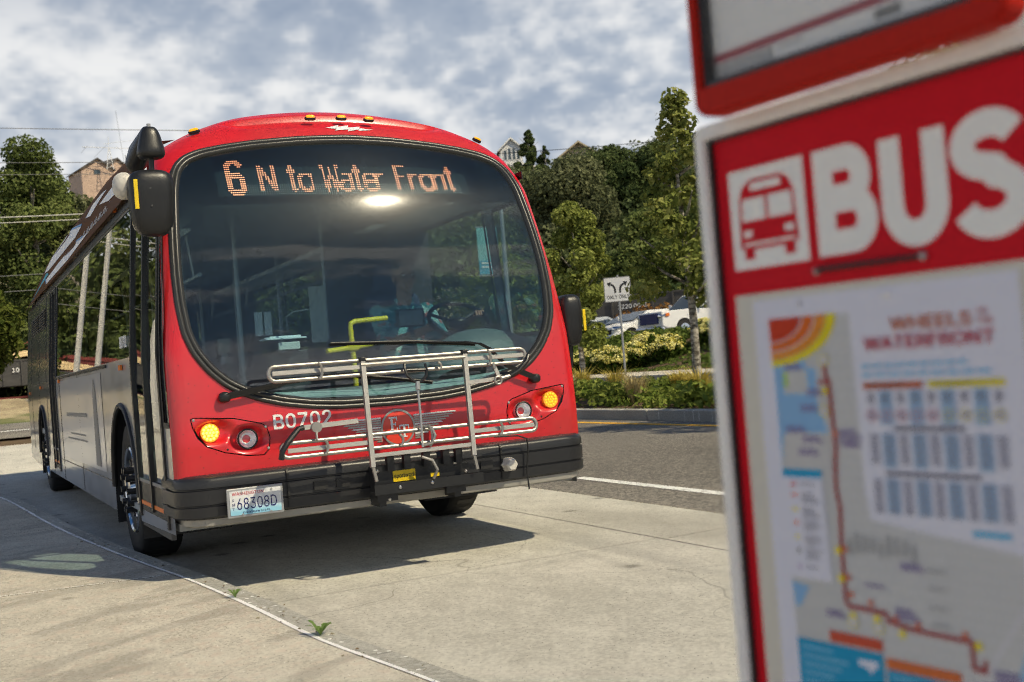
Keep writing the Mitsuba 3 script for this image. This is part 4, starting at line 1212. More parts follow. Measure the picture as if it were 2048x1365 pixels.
drv = thing("person", "driver in teal flowered shirt and glasses with both hands on the steering wheel", "person")
HX, HY, HZ = .755, 1.60, 1.845
head = [ell((HX, HY + .015, HZ + .025), (.076, .095, .098)), ell((HX, HY - .012, HZ - .05), (.058, .072, .075)), ell((HX, HY - .055, HZ - .098), (.030, .024, .020)),
        bone((HX, HY - .088, HZ + .012), .010, (HX, HY - .106, HZ - .030), .0145), ell((HX, HY - .082, HZ + .028), (.055, .016, .012)),
        ell((HX - .036, HY - .070, HZ - .035), (.024, .020, .020)), ell((HX + .036, HY - .070, HZ - .035), (.024, .020, .020)), ell((HX, HY - .081, HZ - .067), (.026, .012, .0085)), ell((HX, HY - .079, HZ - .078), (.021, .012, .0075)),
        ell((HX - .080, HY + .015, HZ - .005), (.010, .020, .032)), ell((HX + .080, HY + .015, HZ - .005), (.010, .020, .032)), bone((HX, HY + .02, HZ - .06), .056, (HX, HY + .045, HZ - .20), .062)]
body = head[:]
for s, hand in ((-1, (.735, 1.12, 1.445)), (1, (1.085, 1.065, 1.515))):
    hx, hy, hz = hand
    sh = np.array([HX + .19 * s, HY + .09, HZ - .255])
    el = np.array([HX + (.235 if s > 0 else .20) * s, HY - .10, HZ - .50])
    wr = np.array([hx, hy + .085, hz - .015])
    body.append(chain([sh, el, wr], [.055, .043, .029]))
    pm = np.array([hx, hy + .02, hz])
    body.append(bone(wr, .027, pm + [0, -.01, 0], .030))
    for k in range(4):         # fingers closing over the rim
        o = pm + np.array([(k - 1.5) * .019, -.032, .008])
        L = (.040, .045, .043, .034)[k]
        body.append(chain([o, o + [0, -L * .6, .008], o + [0, -L * .85, -.018], o + [0, -L * .45, -.034]], [.0098, .0092, .0088, .0082]))
    o = pm + np.array([-s * .026, .005, .0])
    body.append(chain([o, o + [-s * .020, -.030, -.006], o + [-s * .014, -.055, -.014]], [.011, .0102, .009]))
bd_ = organic(body, .012, 6)
single(drv, bd_, "m_skin", smooth=True)
shirt = [m3.Manifold.batch_hull([ell((HX - .15, HY + .09, HZ - .26), (.065, .075, .05)), ell((HX + .15, HY + .09, HZ - .26), (.065, .075, .05)), ell((HX, HY + .06, HZ - .21), (.075, .075, .03)), ell((HX - .13, HY + .05, HZ - .52), (.075, .12, .06)), ell((HX + .13, HY + .05, HZ - .52), (.075, .12, .06)), ell((HX, HY + .05, HZ - .75), (.175, .145, .07))])]
for s in (-1, 1):
    sh = np.array([HX + .19 * s, HY + .09, HZ - .262])
    el = np.array([HX + (.235 if s > 0 else .20) * s, HY - .10, HZ - .50])
    shirt.append(chain([sh, sh + (el - sh) * .85], [.075, .066]))
    shirt.append(bone((HX + s * .028, HY - .015, HZ - .235), .016, (HX + s * .062, HY + .04, HZ - .165), .018))
sm = organic(shirt, .02, 10)
sv = np.asarray(sm.vertices)
q = meshkit.fbm(sv * 16, 3, 3)
q2 = meshkit.fbm(sv * 20 + 40, 3, 8)
col = np.where((q > .52)[:, None], [.30, .52, .52], [.05, .24, .27])
col = np.where((q2 > .66)[:, None], [.50, .16, .14], col)
lab(part(drv, "shirt", sm, "m_vc", smooth=True, color=col), "teal short-sleeved shirt with a red and white flower pattern")
part(drv, "trousers", organic([chain([(HX - .10, 1.62, 1.09), (HX - .11, 1.18, 1.06), (HX - .10, 1.02, .68)], [.095, .068, .055]), chain([(HX + .10, 1.62, 1.09), (HX + .13, 1.18, 1.06), (HX + .14, 1.00, .68)], [.095, .068, .055]), ell((HX, 1.66, 1.09), (.18, .13, .09))], .03, 8), "m_navy", smooth=True)
for s in (-1, 1):
    part(drv, "shoe", organic([bone((HX + s * .12, 1.03, .58), .045, (HX + s * .12, .86, .56), .038)], .02, 4), "m_black", smooth=True)
hr = organic([ell((HX, HY + .035, HZ + .060), (.084, .095, .078)), ell((HX, HY + .075, HZ + .0), (.074, .050, .07))], .014, 5)
hv = np.asarray(hr.vertices).copy()
hv += (meshkit.noise(hv * 90)[:, None] - .5) * .010
part(drv, "hair", trimesh.Trimesh(hv, hr.faces, process=False), "m_hair", smooth=True)
gl = [tube([(HX + s * .034 + .028 * math.cos(t), HY - .100 + .012 * abs(math.cos(t)), HZ + .008 + .019 * math.sin(t)) for t in np.arange(16) * PI / 8], .0022, 6, closed=True) for s in (-1, 1)]
gl += [tube([(HX - .008, HY - .104, HZ + .012), (HX + .008, HY - .104, HZ + .012)], .0022, 6)] + [tube([(HX + s * .062, HY - .090, HZ + .012), (HX + s * .084, HY + .015, HZ + .012)], .002, 6) for s in (-1, 1)]
part(drv, "glasses", gl, "m_black")
for s in (-1, 1):
    ey = part(drv, "eye", superq([HX + s * .033, HY - .082, HZ + .008], .012, .009, .008, 1, 1, 12, 8), "m_white", smooth=True)
    part(ey, "iris", superq([HX + s * .033, HY - .0895, HZ + .007], .005, .003, .005, 1, 1, 10, 6), "m_hair", smooth=True)
    part(drv, "eyebrow", tube([(HX + s * .015, HY - .099, HZ + .036), (HX + s * .035, HY - .097, HZ + .041), (HX + s * .056, HY - .084, HZ + .036)], .004, 6), "m_hair")

# ------------------------------------------------------------------ the bus stop sign close to the camera
SP0 = np.array([-1.61468, -5.43016, 0.0])
SDH = np.array([-0.10767, 0.99419, 0.0])
SDH /= np.linalg.norm(SDH)
SN = np.array([-SDH[1], SDH[0], 0.0])


def sg(s, t, o=0.0):
    """a point of the sign's face: s to the right, t height above the road, o out of the face"""
    s, t, o = np.broadcast_arrays(np.asarray(s, float), np.asarray(t, float), np.asarray(o, float))
    return SP0 - s[..., None] * SDH + o[..., None] * SN + t[..., None] * np.array([0, 0, 1.0])


def sflat(poly, o):
    return flat(poly, lambda a, b: sg(a, b, o))


def sext(poly, d, o):
    return extr(poly, d, lambda a, b, h: sg(a, b, o + h))


bs = thing("bus_stop_sign", "big red and white BUS stop sign with a bus pictogram, nearest the camera", "sign")
SW, S1, S0 = .62, 1.4000, .60
outer = sbox(-.012 + .012, S0 + .012, SW - .012, S1 - .012).buffer(.012, 6)
inner = sbox(.004, S0 + .02, SW - .016, 1.384)
fr = outer.difference(inner)
# rounded frame: a stack of slightly inset rings
ringm = [sext(outer.buffer(-a).difference(inner.buffer(a * .6)), d, o) for a, o, d in ((.0028, -.030, .003), (0, -.027, .024), (.0012, -.003, .0016), (.0028, -.0014, .0012))]
lab(part(bs, "frame", ringm, "m_white", smooth=30), "white metal frame of the stop sign")
part(bs, "backing", sext(inner.buffer(-.0005), .008, -.026), "m_signred", smooth=False)
part(bs, "seal", sext(inner.buffer(-.0003).difference(inner.buffer(-.0038)), .010, -.016), "m_black", smooth=False)
part(bs, "face", sflat(inner.buffer(-.0038), -.0125), "m_signred", smooth=False)
arcp = lambda cx, cy, rx, ry, a0, a1, n=16: [(cx + rx * math.cos(math.radians(t)), cy + ry * math.sin(math.radians(t))) for t in np.linspace(a0, a1, n)]
hw = .0122
Bl = unary_union([LineString([(.160, 1.2368), (.160, 1.3427)]).buffer(hw, cap_style=2), LineString([(.160, 1.3305)] + arcp(.190, 1.3118, .0165, .0187, 90, -90) + [(.160, 1.2931)]).buffer(hw, join_style=1), LineString([(.160, 1.2900)] + arcp(.193, 1.2695, .0185, .0205, 90, -90) + [(.160, 1.2490)]).buffer(hw, join_style=1)])
Ul = LineString([(.2420, 1.3375)] + [(.2420, 1.275)] + arcp(.2665, 1.2720, .0245, .0265, 180, 360) + [(.2910, 1.3375)]).buffer(hw, cap_style=2)
Sl = LineString(arcp(.3460, 1.3115, .0260, .0185, 22, 250, 18) + [(.352, 1.2905)] + arcp(.3450, 1.2640, .0275, .0215, 78, -160, 20)).buffer(hw, cap_style=2)
for g in (Bl, Ul, Sl):
    part(bs, "lettering", sext(g, .0006, -.0124), "m_white", smooth=False)
# pictogram of a bus
pw = sbox(.0265, 1.236, .1345, 1.343)
body = Polygon([(.037, 1.258), (.040, 1.312), (.046, 1.324), (.058, 1.331), (.104, 1.331), (.114, 1.324), (.120, 1.312), (.123, 1.258), (.117, 1.258), (.117, 1.246), (.102, 1.246), (.102, 1.256), (.058, 1.256), (.058, 1.246), (.043, 1.246), (.043, 1.258)])
cut = [sbox(.058, 1.319, .102, 1.327), Polygon([(.0435, 1.287), (.0445, 1.311), (.0775, 1.311), (.0775, 1.287)]), Polygon([(.0825, 1.287), (.0825, 1.311), (.1155, 1.311), (.1165, 1.287)]), sbox(.044, 1.270, .056, 1.277), sbox(.104, 1.270, .116, 1.277), sbox(.043, 1.2605, .117, 1.2635)]
pc = part(bs, "pictogram", sext(pw.difference(body).union(unary_union([c.intersection(body) for c in cut])), .0006, -.0124), "m_white", smooth=False)
lab(pc, "white square with a red bus seen from the front")
part(bs, "strap", tube([sg(.146, 1.2245, -.007), sg(.270, 1.2235, -.007)], .0026, 8), "m_black")
for s in (.144, .272):
    part(bs, "rivet", superq(sg(s, 1.2235, -.0095), .0042, .0042, .0042, 1, 1, 12, 6), "m_galv")
part(bs, "post", bx(-1.46, -1.40, -5.72, -5.66, -.1, 1.9), "m_galv", smooth=False)
part(bs, "bracket", [bar(sg(.26, z, -.030), np.array([-1.43, -5.69, z]), .04, .02) for z in (.8, 1.3)], "m_galv", smooth=False)

# ------------------------------------------------------------------ the route map poster in its clear sleeve
po = thing("poster", "Wheels to the Waterfront route map poster in a clear sleeve on the stop sign", "poster")
part(po, "sleeve", sext(sbox(.0235, .61, .375, 1.2085), .0012, -.0122), "m_offwhite", smooth=False)
PR = []


def pp(poly, c, lv=0):
    for p in polys(poly):
        PR.append((sflat(p, -.0100 + .00022 * lv), c))


def line(a, b, w, c, lv):
    pp(LineString([a, b]).buffer(w / 2, cap_style=2), c, lv)


PAPER, BLU, GREY, INK, VIO = (.70, .71, .84), (.24, .45, .74), (.53, .54, .56), (.14, .13, .18), (.22, .17, .36)
pp(sbox(.050, .615, .366, 1.201), PAPER)
pp(Polygon([(.150, 1.179), (.180, 1.179), (.182, 1.00), (.186, .976), (.348, .957), (.348, .62), (.076, .62), (.074, .909), (.13, .909), (.128, 1.02), (.074, 1.02), (.074, 1.14), (.118, 1.141)]), GREY, 1)
for k in range(30):
    x = .152 + .0065 * k
    line((x, 1.178 if k < 5 else (1.0 if k < 6 else .972)), (x, .63), .0006, (.66, .66, .72), 2)
for k in range(46):
    z = 1.175 - .011 * k
    line((.150, z), (.182 if z > .99 else .347, z), .0006, (.66, .66, .72), 2)
line((.30, .845), (.348, .915), .004, (.60, .60, .66), 3)
pp(Polygon([(.074, 1.136), (.118, 1.141), (.118, 1.129), (.132, 1.125), (.130, 1.093), (.141, 1.064), (.141, 1.058), (.080, 1.058), (.074, 1.023)]), BLU, 3)
pp(sbox(.086, 1.101, .119, 1.125), GREY, 4)
pp(sbox(.0865, 1.108, .0925, 1.1235), (.35, .55, .10), 5)
pp(Polygon([(.082, 1.026), (.082, 1.060), (.098, 1.061), (.141, 1.060), (.143, 1.026)]), (.55, .55, .57), 4)
for r, w, c in ((.043, .043, (.55, .05, .02)), (.060, .012, (.68, .14, .02)), (.076, .011, (.72, .26, .03)), (.089, .0095, (.78, .66, .02))):
    g = Point(.072, 1.180).buffer(r + .002, 24).difference(Point(.072, 1.180).buffer(max(r - w, .0001), 24))
    g = affinity.scale(g, 1.0, .55, origin=(.072, 1.180)).intersection(sbox(.0725, 1.0, .3, 1.1798))
    pp(g, c, 6)
rt = LineString([(.1435, 1.131), (.1445, 1.118), (.148, 1.112), (.149, 1.083), (.150, 1.046), (.1465, 1.020), (.146, 1.005), (.149, .986), (.1465, .947), (.1465, .893), (.150, .888), (.195, .887), (.197, .880), (.227, .8755), (.289, .8745), (.2895, .851), (.301, .850), (.3015, .858)])
pp(rt.buffer(.0023), (.35, .05, .05), 7)
pp(LineString([(.135, 1.112), (.146, 1.112)]).buffer(.0018), (.35, .05, .05), 7)
for x, z, c in ((.142, 1.103, 0), (.139, 1.083, 0), (.142, .943, 0), (.143, .915, 0), (.154, .879, 0), (.184, .880, 0), (.213, .870, 0), (.296, .872, 0), (.151, 1.060, 1), (.151, .945, 1), (.152, .917, 1), (.154, .90, 1), (.178, .895, 1), (.207, .884, 1), (.232, .881, 1), (.283, .880, 1), (.144, 1.134, 1)):
    pp(Point(x, z).buffer(.0040 if c == 0 else .0032, 8), ((.80, .68, .04), (.62, .16, .08))[c], 8)
for x, z in ((.139, 1.083), (.154, .8725), (.186, .872), (.144, 1.134)):
    pp(Point(x, z).buffer(.0062, 12).difference(Point(x, z).buffer(.0048, 12)), (.70, .62, .12), 9)
    pp(Point(x, z).buffer(.0045, 12), (.62, .62, .72), 9)
for x0, z, n in ((.090, 1.131, 2), (.118, 1.104, 2), (.108, 1.088, 2), (.085, 1.066, 2), (.106, 1.056, 2), (.156, 1.063, 4), (.100, 1.043, 2), (.217, .937, 2), (.120, .880, 2), (.207, .893, 3), (.310, .852, 3), (.172, .912, 1), (.162, 1.048, 1)):
    for k in range(n):
        line((x0, z - .0042 * k), (x0 + .020 + .008 * ((k * 7 + int(x0 * 1e3)) % 3) / 2, z - .0042 * k), .0024, VIO, 8)
for k in range(9):
    line((.158 + .0095 * k, .940 + .004 * ((k * 5) % 4) / 3), (.158 + .0095 * k, .957 + .006 * ((k * 3) % 4) / 3), .0032, (.30, .31, .33), 8)
for z in (.934, .918, .900, .884, .83, .82):
    line((.247, z), (.268, z), .0024, (.36, .36, .38), 8)
# heading and timetable
for txt, h, x0, z0, c in (("WHEELS", .0118, .2285, 1.158, (.50, .13, .05)), ("WATERFRONT", .0118, .1955, 1.141, (.46, .03, .06)), ("TO", .0046, .3225, 1.1665, (.50, .12, .10)), ("THE", .0046, .3225, 1.1585, (.50, .12, .10))):
    t = meshkit.text_mesh(txt, h, .0002, bold=True)
    v = np.asarray(t.vertices)
    want = {"WHEELS": .0890, "WATERFRONT": .1435, "TO": .011, "THE": .016}[txt]
    k = want / v[:, 0].max()
    PR.append((trimesh.Trimesh(sg(x0 + v[:, 0] * k, z0 + v[:, 1], -.0085 + v[:, 2]), t.faces, process=False), c))
for z, x1 in ((1.1255, .312), (1.1170, .335)):
    n = 9
    for k in range(n):
        a = .1905 + (x1 - .1905) * k / n
        line((a, z), (a + (x1 - .1905) / n * .82, z), .0030, (.16, .46, .74), 6)
pp(sbox(.191, 1.1035, .260, 1.1095), (.46, .10, .03), 6)
pp(sbox(.266, 1.1035, .345, 1.1095), (.66, .56, .02), 6)
line((.198, 1.1065), (.238, 1.1065), .0022, (.22, .05, .02), 7)
line((.272, 1.1065), (.312, 1.1065), .0022, (.34, .30, .03), 7)
for k in range(9):
    x = .1925 + .01735 * k
    blue = k in (1, 3, 5, 7)
    for z0, z1 in ((1.069, 1.1015), (1.028, 1.061), (.984, 1.0175)):
        if blue:
            pp(sbox(x - .001, z0, x + .0135, z1), (.30, .45, .66), 6)
    for j in range(3):
        line((x + .0025, 1.098 - .0035 * j), (x + .0105, 1.098 - .0035 * j), .0018, INK, 7)
    pp(Point(x + .0064, 1.0780).buffer(.0058, 12).difference(Point(x + .0064, 1.0780).buffer(.0045, 12)), (.48, .16, .18) if k < 5 else (.55, .50, .12), 7)
    line((x + .0045, 1.0780), (x + .0085, 1.0780), .0034, (.25, .22, .36), 7)
    for z0, n in ((1.0585, 7), (1.0150, 8)):
        for j in range(n):
            line((x + .0015, z0 - .0042 * j), (x + .0112, z0 - .0042 * j), .0022, (.22, .22, .30), 7)
for x0, x1, z in ((.224, .302, 1.0655), (.210, .315, 1.0225)):
    n = 10
    for k in range(n):
        a = x0 + (x1 - x0) * k / n
        line((a, z), (a + (x1 - x0) / n * .85, z), .0036, (.12, .11, .16), 7)
pp(sbox(.300, .9700, .338, .9745), (.05, .42, .72), 6)
# key and boxes
pp(sbox(.074, 1.0145, .128, 1.0225), (.02, .33, .62), 6)
pp(Polygon([(.074, .911), (.130, .909), (.128, 1.012), (.074, 1.012)]), PAPER, 6)
for z, c, r in ((1.007, (.55, .05, .05), 0), (.996, (.65, .14, .08), 0), (.981, (.75, .65, .05), 0), (.967, (.65, .16, .08), 1), (.952, (.75, .65, .05), 1), (.938, (.10, .10, .10), 1), (.921, (.40, .30, .55), 1)):
    pp(Point(.0885, z).buffer(.0026, 8) if r else sbox(.0845, z - .0015, .0925, z + .0015), c, 7)
    for j in range(1 if z in (1.007, .921) else 3):
        line((.098, z - .0038 * j + .001), (.114 + .004 * ((j + int(z * 1e3)) % 3), z - .0038 * j + .001), .0021, (.24, .24, .30), 7)
pp(Polygon([(.074, .905), (.098, .901), (.084, .880), (.0775, .878)]), BLU, 4)
pp(sbox(.076, .62, .187, .846), (.015, .30, .56), 6)
pp(sbox(.121, .8485, .188, .860), (.55, .09, .05), 7)
pp(sbox(.191, .8335, .275, .844), (.62, .16, .05), 7)
pp(sbox(.191, .62, .26, .8325), (.015, .30, .56), 6)
for k in range(12):
    line((.082, .838 - .0088 * k), (.135 + .02 * ((k * 5) % 3) / 2 - .012, .838 - .0088 * k), .0028, (.20, .48, .70), 8)
    line((.197, .826 - .0088 * k), (.245, .826 - .0088 * k), .0026, (.20, .48, .70), 8)
pp(Polygon([(.156, .836), (.180, .8375), (.181, .832), (.175, .829), (.172, .824), (.168, .829), (.157, .831)]), PAPER, 8)
pp(Polygon([(.348, .89), (.348, .84), (.330, .835), (.337, .86)]), (.30, .50, .72), 4)
pm, pcx = joined([(m, c) for m, c in PR])
lab(part(po, "print", pm, "m_poster", smooth=False, color=pcx), "printed street map with a dark red route line and a timetable")
part(po, "tack", superq(sg(.2285, 1.1925, -.0085), .0045, .0045, .003, 1, 1, 14, 6), "m_white")
part(po, "tack", superq(sg(.1185, 1.1935, -.0085), .0022, .0022, .002, 1, 1, 10, 6), "m_galv")

# ------------------------------------------------------------------ timetable case above it
tc = thing("timetable_case", "red framed timetable case mounted above the BUS lettering", "display case")
out_ = sbox(.050, 1.4185, .387, 1.95).buffer(.019, 8)
inn = Polygon([(.0445, 1.4305), (.372, 1.4245), (.372, 1.93), (.0445, 1.93)])
cm = [sext(out_.buffer(-a).difference(inn.buffer(b)), d, o) for a, b, o, d in ((.004, 0, .002, .003), (.0, 0, .005, .024), (.0012, .001, .029, .003), (.0035, .002, .032, .002))]
lab(part(tc, "frame", cm, "m_casered", smooth=30), "rounded red frame of the timetable case")
part(tc, "back", sext(out_.buffer(-.006), .003, .0005), "m_casered", smooth=False)
part(tc, "gasket", sext(inn.difference(inn.buffer(-.006)), .012, .016), "m_black", smooth=False)
sh_ = part(tc, "timetable_sheet", sext(inn.buffer(-.002), .001, .014), "m_white", smooth=False)
part(tc, "timetable_sheet__stripe", sext(Polygon([(.048, 1.4550), (.366, 1.4530), (.366, 1.4625), (.048, 1.4645)]), .0004, .0151), "m_stripe" if mat("m_stripe", (.36, .07, .10), .6) else "", smooth=False)
for k in range(4):
    for j in range(7):
        a = .049 + .0125 * j
        part(tc, "timetable_sheet__print_line", sext(sbox(a, 1.4505 - .0044 * k, a + .0112, 1.4527 - .0044 * k), .0004, .0151), "m_darkgrey", smooth=False)
part(tc, "timetable_sheet__print_line", sext(sbox(.143, 1.4480, .176, 1.4500), .0004, .0151), "m_grey", smooth=False)
part(tc, "timetable_sheet__emblem", sext(sbox(.262, 1.440, .292, 1.450), .0004, .0151), "m_grey", smooth=False)
part(tc, "pane", sflat(inn.buffer(-.004), .024), "m_caseglass", smooth=False)
part(tc, "hanger", [bx(-1.50, -1.44, -5.74, -5.70, 1.40, 1.60)], "m_galv", smooth=False)

# ------------------------------------------------------------------ vegetation
def leafcloud(lobes, n, size, cols, seed, up=.35, shell=.55, aspect=.6):
    """n leaves over ellipsoid lobes (cx, cy, cz, rx, ry, rz, tone): mesh and colours"""
    g = np.random.default_rng(seed)
    Lb = np.asarray(lobes, float)
    w = (Lb[:, 3] * Lb[:, 4] + Lb[:, 3] * Lb[:, 5] + Lb[:, 4] * Lb[:, 5])
    k = g.choice(len(Lb), n, p=w / w.sum())
    d = g.normal(size=(n, 3))
    d /= np.linalg.norm(d, axis=1, keepdims=True)
    r = shell + (1 - shell) * g.random(n) ** .6
    r *= 1 + .22 * (meshkit.noise(d * 2.6 + Lb[k, :3] * .7) - .4)
    c = Lb[k, :3] + d * r[:, None] * Lb[k, 3:6]
    nrm = d * .7 + g.normal(size=(n, 3)) * .55 + np.array([0, 0, up])
    nrm /= np.linalg.norm(nrm, axis=1, keepdims=True)
    a = np.cross(nrm, g.normal(size=(n, 3)))
    a /= np.linalg.norm(a, axis=1, keepdims=True)
    b = np.cross(nrm, a)
    s = size * (.6 + .8 * g.random(n))[:, None]
    V = np.stack([c - a * s * .5, c - b * s * .5 * aspect + nrm * s * .06, c + a * s * .5, c + b * s * .5 * aspect + nrm * s * .06], 1).reshape(-1, 3)
    i = np.arange(n) * 4
    Fc = np.concatenate([np.stack([i, i + 1, i + 2], 1), np.stack([i, i + 2, i + 3], 1)])
    cols = np.asarray(cols, float)
    t = np.clip(Lb[k, 6] + .22 * g.normal(size=n), 0, .999) * (len(cols) - 1)
    j = t.astype(int)
    col = cols[j] * (1 - (t - j))[:, None] + cols[np.minimum(j + 1, len(cols) - 1)] * (t - j)[:, None]
    col = col * (.80 + .4 * g.random(n))[:, None]
    return trimesh.Trimesh(V, Fc, process=False), np.repeat(np.clip(col, 0, 1), 4, 0)


DARK = [(.055, .083, .034), (.101, .140, .052), (.169, .202, .081)]
OLIVE = [(.098, .114, .058), (.169, .189, .094), (.267, .280, .150)]
LIME = [(.156, .189, .046), (.280, .319, .078), (.442, .468, .143)]
MIDG = [(.088, .122, .042), (.163, .208, .065), (.267, .305, .104)]


def limbs(base, top, r, nb, spread, seed):
    g = np.random.default_rng(seed)
    b, t = np.asarray(base, float), np.asarray(top, float)
    P = [b + (t - b) * k + np.array([g.normal() * .03, g.normal() * .03, 0]) * (k > 0) * np.linalg.norm(t - b) * .3 for k in (0, .3, .6, 1)]
    ms = [tube(P, [r, r * .8, r * .55, r * .15], 9)]
    for i in range(nb):
        k = .38 + .5 * i / max(nb, 1)
        o = b + (t - b) * k
        a = g.random() * 6.28
        e = o + np.array([math.cos(a) * spread, math.sin(a) * spread, spread * (.5 + .5 * g.random())]) * (1.1 - .6 * k)
        ms.append(tube([o, (o + e) / 2 + [0, 0, -.06 * spread], e], [r * .42, r * .3, r * .1], 6))
    return ms


def tree(name, label, base, height, crown, n, leaf, cols, seed, trunk_r=.2, nl=26, bare=.28, group=None, cone=False, cat_="tree"):
    """crown: radius across; bare: the share of the height without leaves"""
    g = np.random.default_rng(seed)
    x, y, z = base
    k = thing(name, label, cat_, group)
    part(k, "trunk", limbs((x, y, z - .2), (x, y, z + height * .9), trunk_r, 9, crown * .8, seed), "m_bark", smooth=40)
    lo = []
    for i in range(nl):
        h = bare + (1 - bare) * (i + .5) / nl
        u = (h - bare) / (1 - bare)
        R = crown * ((1 - u) ** .9 + .06 if cone else (math.sin(PI * min(.12 + u * .86, 1)) ** .6))
        a = g.random() * 6.28
        q = R * math.sqrt(g.random()) * .85
        s = crown * (.30 + .16 * g.random()) * (.62 - .25 * u if cone else 1)
        lo.append((x + math.cos(a) * q, y + math.sin(a) * q, z + h * height, s, s, s * (.80 if cone else .72), .2 + .6 * g.random()))
    m, c = leafcloud(lo, n, leaf, cols, seed)
    part(k, "crown", m, "m_leaf", smooth=False, color=c)
    return k


tree("street_tree", "slender young street tree with a pale speckled trunk in the planting strip", (10.25, 11.45, .2), 5.7, 1.30, 5200, .13, [(.12, .155, .04), (.25, .285, .075), (.40, .40, .13)], 3, .095, 70, .34, cone=True)
tree("street_tree", "bushy yellow-green street tree on the far pavement just right of the bus", (15.95, 25.7, .45), 5.5, 1.15, 11000, .15, LIME, 5, .10, 34, .20)
tree("street_tree", "bushy street tree at the edge of the far pavement seen through the bus windows", (16.9, 33.5, .5), 5.0, 1.7, 9000, .18, LIME, 6, .10, 30, .2)
tree("street_tree", "leafy street tree farther along the planting strip behind the sign", (9.9, 4.2, .2), 6.2, 1.5, 7000, .15, LIME, 7, .08, 30, .26)
def tree_to(name, label, x, y, top, r, n, leaf, cols, seed, bare=.05, **kw):
    """a tree whose crown ends at the height top"""
    z = float(gz(np.float64(x), np.float64(y)))
    return tree(name, label, (x, y, z), top - z - r * .22, r, n, leaf, cols, seed, bare=bare, **kw)


tree_to("broad_tree", "large olive-green tree below the white gabled house", 53.0, 90.9, 20.6, 5.4, 26000, .42, OLIVE, 8, nl=40, trunk_r=.4)
tree_to("broad_tree", "dark broad tree right of the tan gabled house on the hill", 77.2, 120.7, 28.2, 4.6, 20000, .46, DARK, 9, nl=36, trunk_r=.4)
tree_to("broad_tree", "rounded dark tree on the skyline beside the stop sign", 82.5, 118.0, 27.6, 4.4, 20000, .46, DARK, 10, nl=36, trunk_r=.4)
tree_to("broad_tree", "dark tree on the slope between the tan house and the rounded tree", 95.2, 152.0, 29.0, 4.4, 14000, .55, DARK, 11, nl=30, trunk_r=.4)
tree_to("broad_tree", "mid-green tree behind the dark rail wagon, left of the slender street tree", 43.3, 64.0, 11.2, 3.3, 15000, .30, MIDG, 12, bare=.30, trunk_r=.25)
tree_to("broad_tree", "dense green tree behind the dark rail wagon and the stop sign", 48.5, 65.3, 12.3, 3.8, 17000, .32, MIDG, 13, bare=.28, trunk_r=.28)
tree_to("conifer", "dark conifer standing between the two gabled houses on the hilltop", 106.2, 198.5, 47.7, 3.6, 9000, .5, DARK, 14, nl=34, cone=True, cat_="conifer tree")
tree_to("conifer", "small thin conifer on the hilltop right of the first conifer", 108.9, 197.1, 44.0, 1.9, 3000, .45, DARK, 15, nl=22, cone=True, cat_="conifer tree")
tree_to("broad_tree", "tall dark tree on the left skyline with a ragged top", 5.8, 105.2, 24.6, 4.6, 30000, .36, MIDG, 16, nl=46, trunk_r=.4)
tree_to("broad_tree", "olive tree below the brick house on the left hillside", 10.3, 110.8, 20.2, 4.6, 24000, .38, OLIVE, 17, nl=42, trunk_r=.35)
tree_to("broad_tree", "green tree behind the ragged one on the left skyline", 8.6, 118.0, 24.0, 4.0, 20000, .4, MIDG, 20, nl=36, trunk_r=.35)
tree_to("broad_tree", "dense dark green tree at the left edge behind the wagons", .5, 108, 23.6, 5.0, 26000, .38, MIDG, 18, nl=42, trunk_r=.4)
tree_to("broad_tree", "green tree between the ragged skyline tree and the brick house", 8.2, 113.0, 22.6, 3.9, 20000, .38, MIDG, 21, nl=36, trunk_r=.35)
for i, (x, y, top) in enumerate(((-10.5, 104, 25), (-18, 105, 27), (-26, 104, 25), (-34, 106, 28), (-43, 105, 26), (-53, 106, 27))):
    tree_to("tall_tree", "tall tree outside the left edge, mirrored in the bus windows", x, y, top, 5.6, 9000, .62, MIDG, 50 + i, nl=34, trunk_r=.4, group="tall trees outside the left edge")
tree("broad_tree", "leafy tree standing nearest on the left, in front of the rail wagons", (-1.75, 33.6, .25), 4.9, 1.65, 11000, .19, [(.06, .085, .02), (.12, .145, .03), (.19, .20, .06)], 19, .10, 34, .22)
# trees beside the street to the right of the picture, mirrored in the windshield
for i, (x, y, h) in enumerate(((21.5, -11, 11), (24, -17, 12), (20, -4.5, 9))):
    tree("park_tree", "park tree outside the right edge, mirrored in the windshield", (x, y, .4), h, 4.2, 6000, .4, MIDG, 40 + i, .25, 26, .1, group="park trees right of the picture")
# the wooded hillside: one mass
g = np.random.default_rng(77)
lo = []
for i in range(1350):
    a = math.radians(g.uniform(-42, 48))
    dd = g.uniform(104, 235) if a > .12 or g.random() < .55 else g.uniform(235, 340)
    x, y = CAM[0] + dd * math.sin(a), CAM[1] + dd * math.cos(a)
    q = (max(x - 2, 0) + (y - 95)) * .7071
    if q < 7 or (abs(x - 106) < 16 and y > 196) or (x > 15 and x < 45 and y > 252):
        continue
    s = g.uniform(2.2, 4.2) * (1.5 if dd > 235 else 1)
    far_ok = 1.0 - .6 * sst(95, 150, q)
    lo.append((x, y, gz(x, y) + g.uniform(.3, 3.6) * far_ok, s, s, s * .7, float(np.clip(.45 * meshkit.noise(np.array([[x * .05, y * .05, 0]]))[0] + g.uniform(0, .5), 0, 1))))
m, c = leafcloud(lo, 290000, .72, [(.065, .092, .041), (.135, .169, .073), (.236, .257, .121)], 78)
k = numbered("hillside_wood")
labels[k] = {"label": "dense green wood covering the bluff behind the tracks", "category": "wood", "kind": "stuff"}
single(k, m, "m_leaf", smooth=False, color=c)
